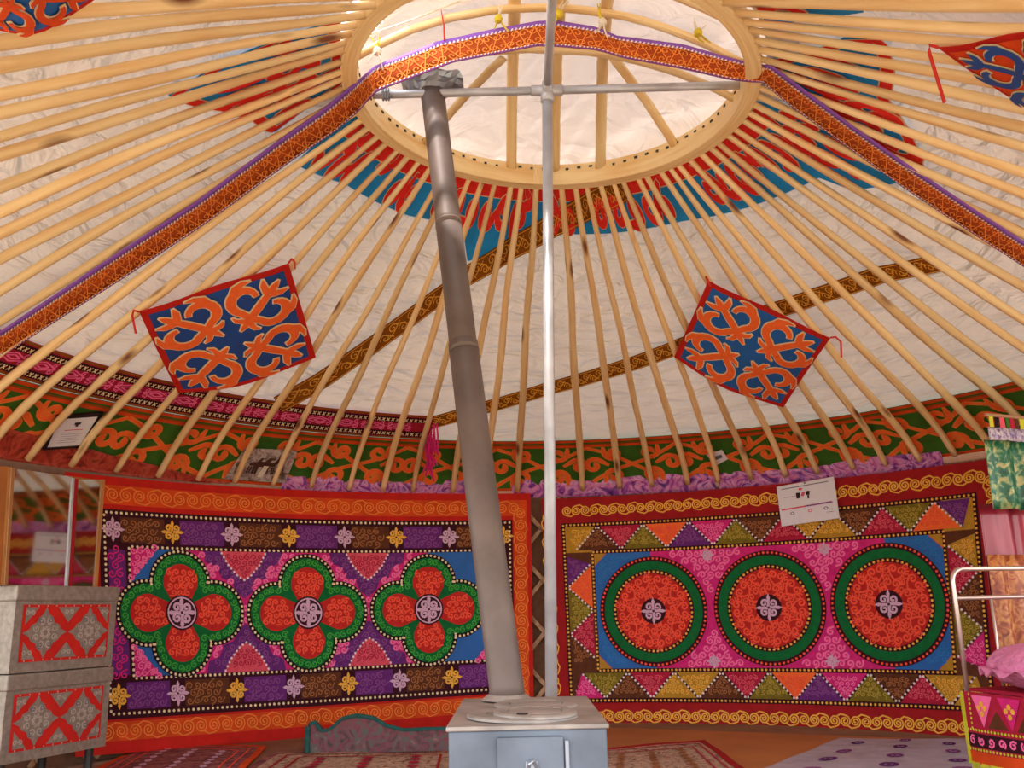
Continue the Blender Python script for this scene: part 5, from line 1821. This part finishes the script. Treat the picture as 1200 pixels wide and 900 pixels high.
for v_ in (zb + 0.052, zb + 0.122): m.dots(CS, [(x, v_) for x in np.arange(0, 1.61, .06)], 0.016, 0.011, 0.007)
m.dots(CS, [(0.035, zb + .12), (0.035, ze)], 0.016, 0.011, 0.007)
m.build('bead_trim', MT['yellow'], cvr, stuff=True)
for k in range(11):
    x = 0.10 + k * 0.135
    tri = [(x - 0.055, ze - 0.01), (x, zb + 0.135), (x + 0.055, ze - 0.01)]
    m = M(); m.poly(CS, tri, 0.006); tq = m.build('heart_patch', MT['pink'] if k % 2 == 0 else MT['magenta'], cvr)
    m = M()
    for dx, dz in ((0, 0), (-.016, .02), (.016, .02), (0, .035)): m.dots(CS, [(x + dx - .001, ze - .075 + dz), (x + dx + .001, ze - .075 + dz)], .002, .022, 0.009)
    m.build('gold_flower', MT['gold'], tq)
    m = M(); m.poly(CS, [(x + 0.02, zb + .135), (x + .115, zb + .135), (x + .0675, ze - .06)], 0.005); m.build('brown_patch', MT['brown'], cvr)
m = M()
for k in range(240):
    x = k * 1.6 / 240
    L = 0.055 + 0.01 * rng.rand()
    m.stroke(CS, [(x, zb + .004), (x + rng.uniform(-.003, .003), zb - L * .5), (x + rng.uniform(-.005, .005), zb - L)], 0.0062, 0.003 + 0.002 * rng.rand())
for k in range(60):
    z = zb + k * (ze - zb) / 60
    m.stroke(CS, [(0.0, z), (-0.022, z - 0.006)], 0.006, 0.003)
m.build('fringe', MT['yellow'], cvr, stuff=True)

# pillow
pc = P0 + sd * 0.33 + hd * 0.33 + np.array([0, 0, 0.525])
m = M()
nu, nv = 40, 16
V = []
for j in range(nv):
    ph = -PI / 2 + PI * j / (nv - 1)
    for i in range(nu):
        a = 2 * PI * i / nu
        ca, sa = math.cos(a), math.sin(a)
        sq = lambda c_, p_: math.copysign(abs(c_) ** p_, c_)
        r = math.cos(ph) ** 0.6 if abs(ph) < PI / 2 - 1e-6 else 0
        fr_ = 1 + 0.05 * math.sin(a * 14) * math.cos(ph) ** 4
        x = 0.30 * sq(ca, .75) * r * fr_; y = 0.38 * sq(sa, .75) * r * fr_
        z = 0.085 * math.sin(ph) * (1 + 0.12 * math.sin(a * 3 + 1)) + 0.008 * math.sin(a * 9 + ph * 4)
        V.append(pc + sd * x + hd * y + np.array([0, 0, z]))
m.add(V, [(j * nu + i, j * nu + (i + 1) % nu, (j + 1) * nu + (i + 1) % nu, (j + 1) * nu + i) for j in range(nv - 1) for i in range(nu)])
t = thing('pillow', 'puffy pink plush pillow lying on the metal bed', 'pillow', pc)
m.build('plush_body', MT['pillow'], t, smooth=True)
m = M()
for i in range(nu * 2):
    pass
fp = []
for i in range(161):
    a = 2 * PI * i / 160
    sq = lambda c_, p_: math.copysign(abs(c_) ** p_, c_)
    d_ = sd * sq(math.cos(a), .75) * 0.30 + hd * sq(math.sin(a), .75) * 0.38
    fp.append((pc + d_ * 0.98 + [0, 0, -0.01], pc + d_ * 1.10 + [0, 0, -0.02 + 0.016 * math.sin(i * 1.1)]))
V = [q for pr in fp for q in pr]
m.add(V, [(2 * i, 2 * i + 1, 2 * i + 3, 2 * i + 2) for i in range(160)])
m.build('frill', MT['pillow'], t, smooth=True, solid=0.004)

# curtains
def curtain(px, pya, pyb, L, dirv, amp, freq, r=None, dist=None, ph=0.0):
    d_ = ray(px, (pya + pyb) / 2); Q0 = CAM + d_ / np.hypot(d_[0], d_[1]) * dist
    za, zb_ = zat(Q0, pya), zat(Q0, pyb)
    dirv = np.array(dirv, float) / np.linalg.norm(dirv)
    nn = np.array([-dirv[1], dirv[0], 0])
    def f(u, v):
        w_ = amp * np.sin(u * freq + ph) + amp * 0.4 * np.sin(u * freq * 2.3 + 1)
        P = Q0[None] + np.outer(u, dirv) + np.outer(w_ * (1 - 0.5 * v), nn)
        P[:, 2] = zb_ + (za - zb_) * v
        return P
    return f, Q0, za, zb_


DV = (1, 0.42, 0)
f, Q0, za, zb_ = curtain(1160, 515, 596, 1.0, DV, 0.022, 42, dist=4.80)
f2, _, _, _ = curtain(1159, 500, 515, 1.0, DV, 0.008, 42, dist=4.79)
f3, _, _, _ = curtain(1159, 488, 500, 1.0, DV, 0.004, 42, dist=4.79)
cu = thing('green_valance', 'green and gold brocade valance with silver braid hanging at the right edge', 'valance', (Q0[0], Q0[1], za))
m = M(); m.grid(f, np.linspace(0, 0.9, 90), np.linspace(0, 1, 8)); m.build('drape', MT['greenb'], cu, smooth=True, solid=0.003)
m = M(); m.grid(f2, np.linspace(0, 0.9, 60), np.linspace(0, 1, 3)); m.build('braid', MT['silverb'], cu, smooth=True, solid=0.003)
for k in range(26):
    m = M(); m.grid(f3, np.linspace(k * 0.034 + 0.004, k * 0.034 + 0.030, 3), np.linspace(0, 1, 2)); m.build('ribbon_loop', MT[['yellow', 'black', 'salmon', 'green', 'crimson', 'brown'][k % 6]], cu, solid=0.002)
rod0 = f3(np.array([0.0]), np.array([1.0]))[0]; rod1 = f3(np.array([0.9]), np.array([1.0]))[0]
m = M(); m.tube([rod0 - (rod1 - rod0) * .02 + [0, 0, .008], rod1 + [0, 0, .008]], 0.008, 8); m.build('rod', MT['lattice'], cu)
f, Q0, za, zb_ = curtain(1166, 590, 800, 1.0, DV, 0.03, 30, dist=4.90, ph=1)
g = lambda u, v: f(u, v) + np.outer(0.10 * np.clip(1 - v * 1.15, 0, 1) ** 0.5 * (1 - u / 0.9) * -0.9, np.array([0.9, -0.4, 0]))
m = M(); m.grid(lambda u, v: f(u, v), np.linspace(0, 0.55, 60), np.linspace(0, 1, 16))
tag(m.build('rose_curtain', MT['pinksat'], smooth=True, solid=0.003), 'rose red satin curtain gathered below the green valance', 'curtain')
f, Q0, za, zb_ = curtain(1171, 650, 800, 1.0, DV, 0.025, 50, dist=4.84, ph=2)
m = M(); m.grid(lambda u, v: f(u, v), np.linspace(0, 0.5, 60), np.linspace(0, 1, 8))
tag(m.build('gold_curtain', MT['goldb'], smooth=True, solid=0.003), 'copper and gold brocade curtain behind the bed end rail', 'curtain')

# ================================================================== RUGS
def fl(px, py, z=0.0): return on_plane(px, py, 2, z)


def rug(px4, label, fieldm, borderm, z, bw=0.06, name='floor_rug', motif=None, line=None, bump_=0.004):
    P = [fl(x, y, z) for x, y in px4]
    S = QuadS(P[0], P[1], P[2], P[3], (0, 0, 5), 0, 0)
    base_map = S.map
    def mp(u, v, h):
        Q = base_map(u, v, h)
        Q[..., 2] += bump_ * (1 + np.sin(Q[..., 0] * 7 + 1) * np.sin(Q[..., 1] * 9))
        return Q
    S.map = mp
    t = thing(name, label, 'rug', sum(P) / 4)
    m = M(); m.grid(lambda u, v: S.map(u, v, 0.0), np.linspace(0, 1, 25), np.linspace(0, 1, 17)); m.build('border', borderm, t, solid=0.006)
    m = M(); m.grid(lambda u, v: S.map(u, v, 0.005), np.linspace(bw, 1 - bw, 25), np.linspace(bw, 1 - bw, 17)); m.build('field', fieldm, t)
    if motif: motif(S, t)
    return t, S


def m_lines(col, col2):
    def f_(S, t):
        m = M()
        for a in (0.10, 0.17):
            q = rect(a, a, 1 - a, 1 - a); q.append(q[0])
            for p, r in zip(q[:-1], q[1:]): m.line(S, p, r, 0.012, 0.009, 0, 0.06)
        m.build('inner_line', MT[col], t)
        m = M()
        for k in range(9):
            for j in range(3):
                c = (0.22 + 0.56 * k / 8, 0.28 + 0.22 * j)
                rosette(m, S, c, 0.028, 0.010, 0.010)
        m.build('rug_motif', MT[col2], t, stuff=True)
    return f_


rug([(70, 925), (176, 868), (312, 876), (258, 932)], 'dark red patterned rug with orange-red edge beside the tin chests', MT['rugred'], MT['ored'], 0.010, 0.05, motif=m_lines('coral', 'lilac'))
rug([(240, 935), (318, 884), (560, 878), (560, 940)], 'worn beige and maroon rug on the floor left of the stove', MT['rugbeige'], MT['rugred'], 0.004, 0.04, motif=m_lines('dred', 'crimson'))
rug([(650, 940), (690, 880), (826, 868), (905, 925)], 'worn beige rug with red border on the floor right of the stove', MT['rugbeige'], MT['dred'], 0.012, 0.06, motif=m_lines('crimson', 'brownc'))


def flowers(S, t):
    for i in range(5):
        for j in range(3):
            c = (0.10 + i * 0.19 + 0.09 * (j % 2), 0.2 + j * 0.28)
            m = M()
            m.stroke(S, arcpts(c, 0.030, 0, 2 * PI, 13), 0.022, 0.008)
            m.dots(S, [(c[0] - .001, c[1]), (c[0] + .001, c[1])], .002, .024, 0.009)
            m.build('dark_flower', MT['plumc'] if (i + j) % 2 else MT['purple'], t)


rug([(835, 925), (985, 866), (1150, 868), (1240, 925)], 'pale lilac-grey rug with dark round flowers under the bed', MT['rugwhite'], MT['rugwhite'], 0.008, 0.03, motif=flowers)
# sheet of bare boards below the right carpet
P = [fl(x, y, 0.003) for x, y in ((690, 905), (700, 852), (1140, 868), (1050, 905))]
S = QuadS(P[0], P[1], P[2], P[3], (0, 0, 5))
m = M(); m.grid(lambda u, v: S.map(u, v, 0.0), np.linspace(0, 1, 5), np.linspace(0, 1, 3))
tag(m.build('floor_sheet', MT['ply'], solid=0.003), 'bare orange-brown floor sheet below the right carpet', 'floor sheet')

# folded carpet against the left wall carpet
fc = thing('folded_carpet', 'folded dark green and red carpet lying between the left wall carpet and stove', 'carpet', fl(440, 880))
a_, b_ = fl(358, 886), fl(560, 884)
prof_px = [(360, 851), (366, 846), (374, 858), (384, 856), (398, 843), (415, 839), (435, 842), (450, 851), (470, 856), (500, 855), (560, 855)]
xs_ = np.array([fl(x, 886)[0] for x, _ in prof_px]); yl = a_[1]
hs_ = np.array([zat(np.array([x_, yl, 0]), py) for x_, (_, py) in zip(xs_, prof_px)])
uu = np.linspace(xs_[0], xs_[-1], 60); hh_ = np.interp(uu, xs_, hs_)
print('fold', xs_[0], xs_[-1], yl, hs_)
V = []
sec = [(0.0, 0.0), (-0.01, 0.5), (0.0, 0.92), (0.03, 1.0), (0.08, 1.0), (0.22, 0.75), (0.34, 0.3), (0.36, 0.0)]
for dy_, k_ in sec:
    for x_, h_ in zip(uu, hh_): V.append((x_, yl + dy_ + 0.012 * math.sin(x_ * 9), max(0.004, h_ * k_)))
n_ = len(uu)
m = M(); m.add(V, [(j * n_ + i, j * n_ + i + 1, (j + 1) * n_ + i + 1, (j + 1) * n_ + i) for j in range(len(sec) - 1) for i in range(n_ - 1)]); m.build('carpet_body', MT['rugdark'], fc, smooth=True)
m = M(); m.tube([(x_, yl + 0.02 + 0.012 * math.sin(x_ * 9), h_ * 1.0) for x_, h_ in zip(uu, hh_)], 0.014, 6); m.build('edge_binding', MT['tealc'], fc, smooth=True)
m = M(); m.tube([(uu[0], yl - 0.008, h_) for h_ in np.linspace(0.01, hh_[0], 6)], 0.016, 6); m.build('edge_binding', MT['tealc'], fc, smooth=True)
m = M()
for k in range(90):
    x_ = uu[0] + (uu[-1] - uu[0]) * k / 89
    m.tube([(x_, yl - 0.012 + 0.012 * math.sin(x_ * 9), 0.012), (x_ + .004, yl - 0.04 + 0.012 * math.sin(x_ * 9), 0.008)], 0.003, 4)
m.build('fringe', MT['dark'], fc, stuff=True)
# rag bundle by the chest
c = fl(138, 872, 0.02)
m = M(); m.tube([c + np.array([x_, 0.02 * math.sin(x_ * 30), 0.0 + 0.01 * math.sin(x_ * 50)]) for x_ in np.linspace(-0.10, 0.09, 12)], [0.008, 0.02, 0.028, 0.024, 0.03, 0.026, 0.03, 0.022, 0.028, 0.022, 0.015, 0.006], 9)
tag(m.build('rag_bundle', MT['plumc'], smooth=True), 'small crumpled violet rag on the floor beside the lower tin chest', 'rag')
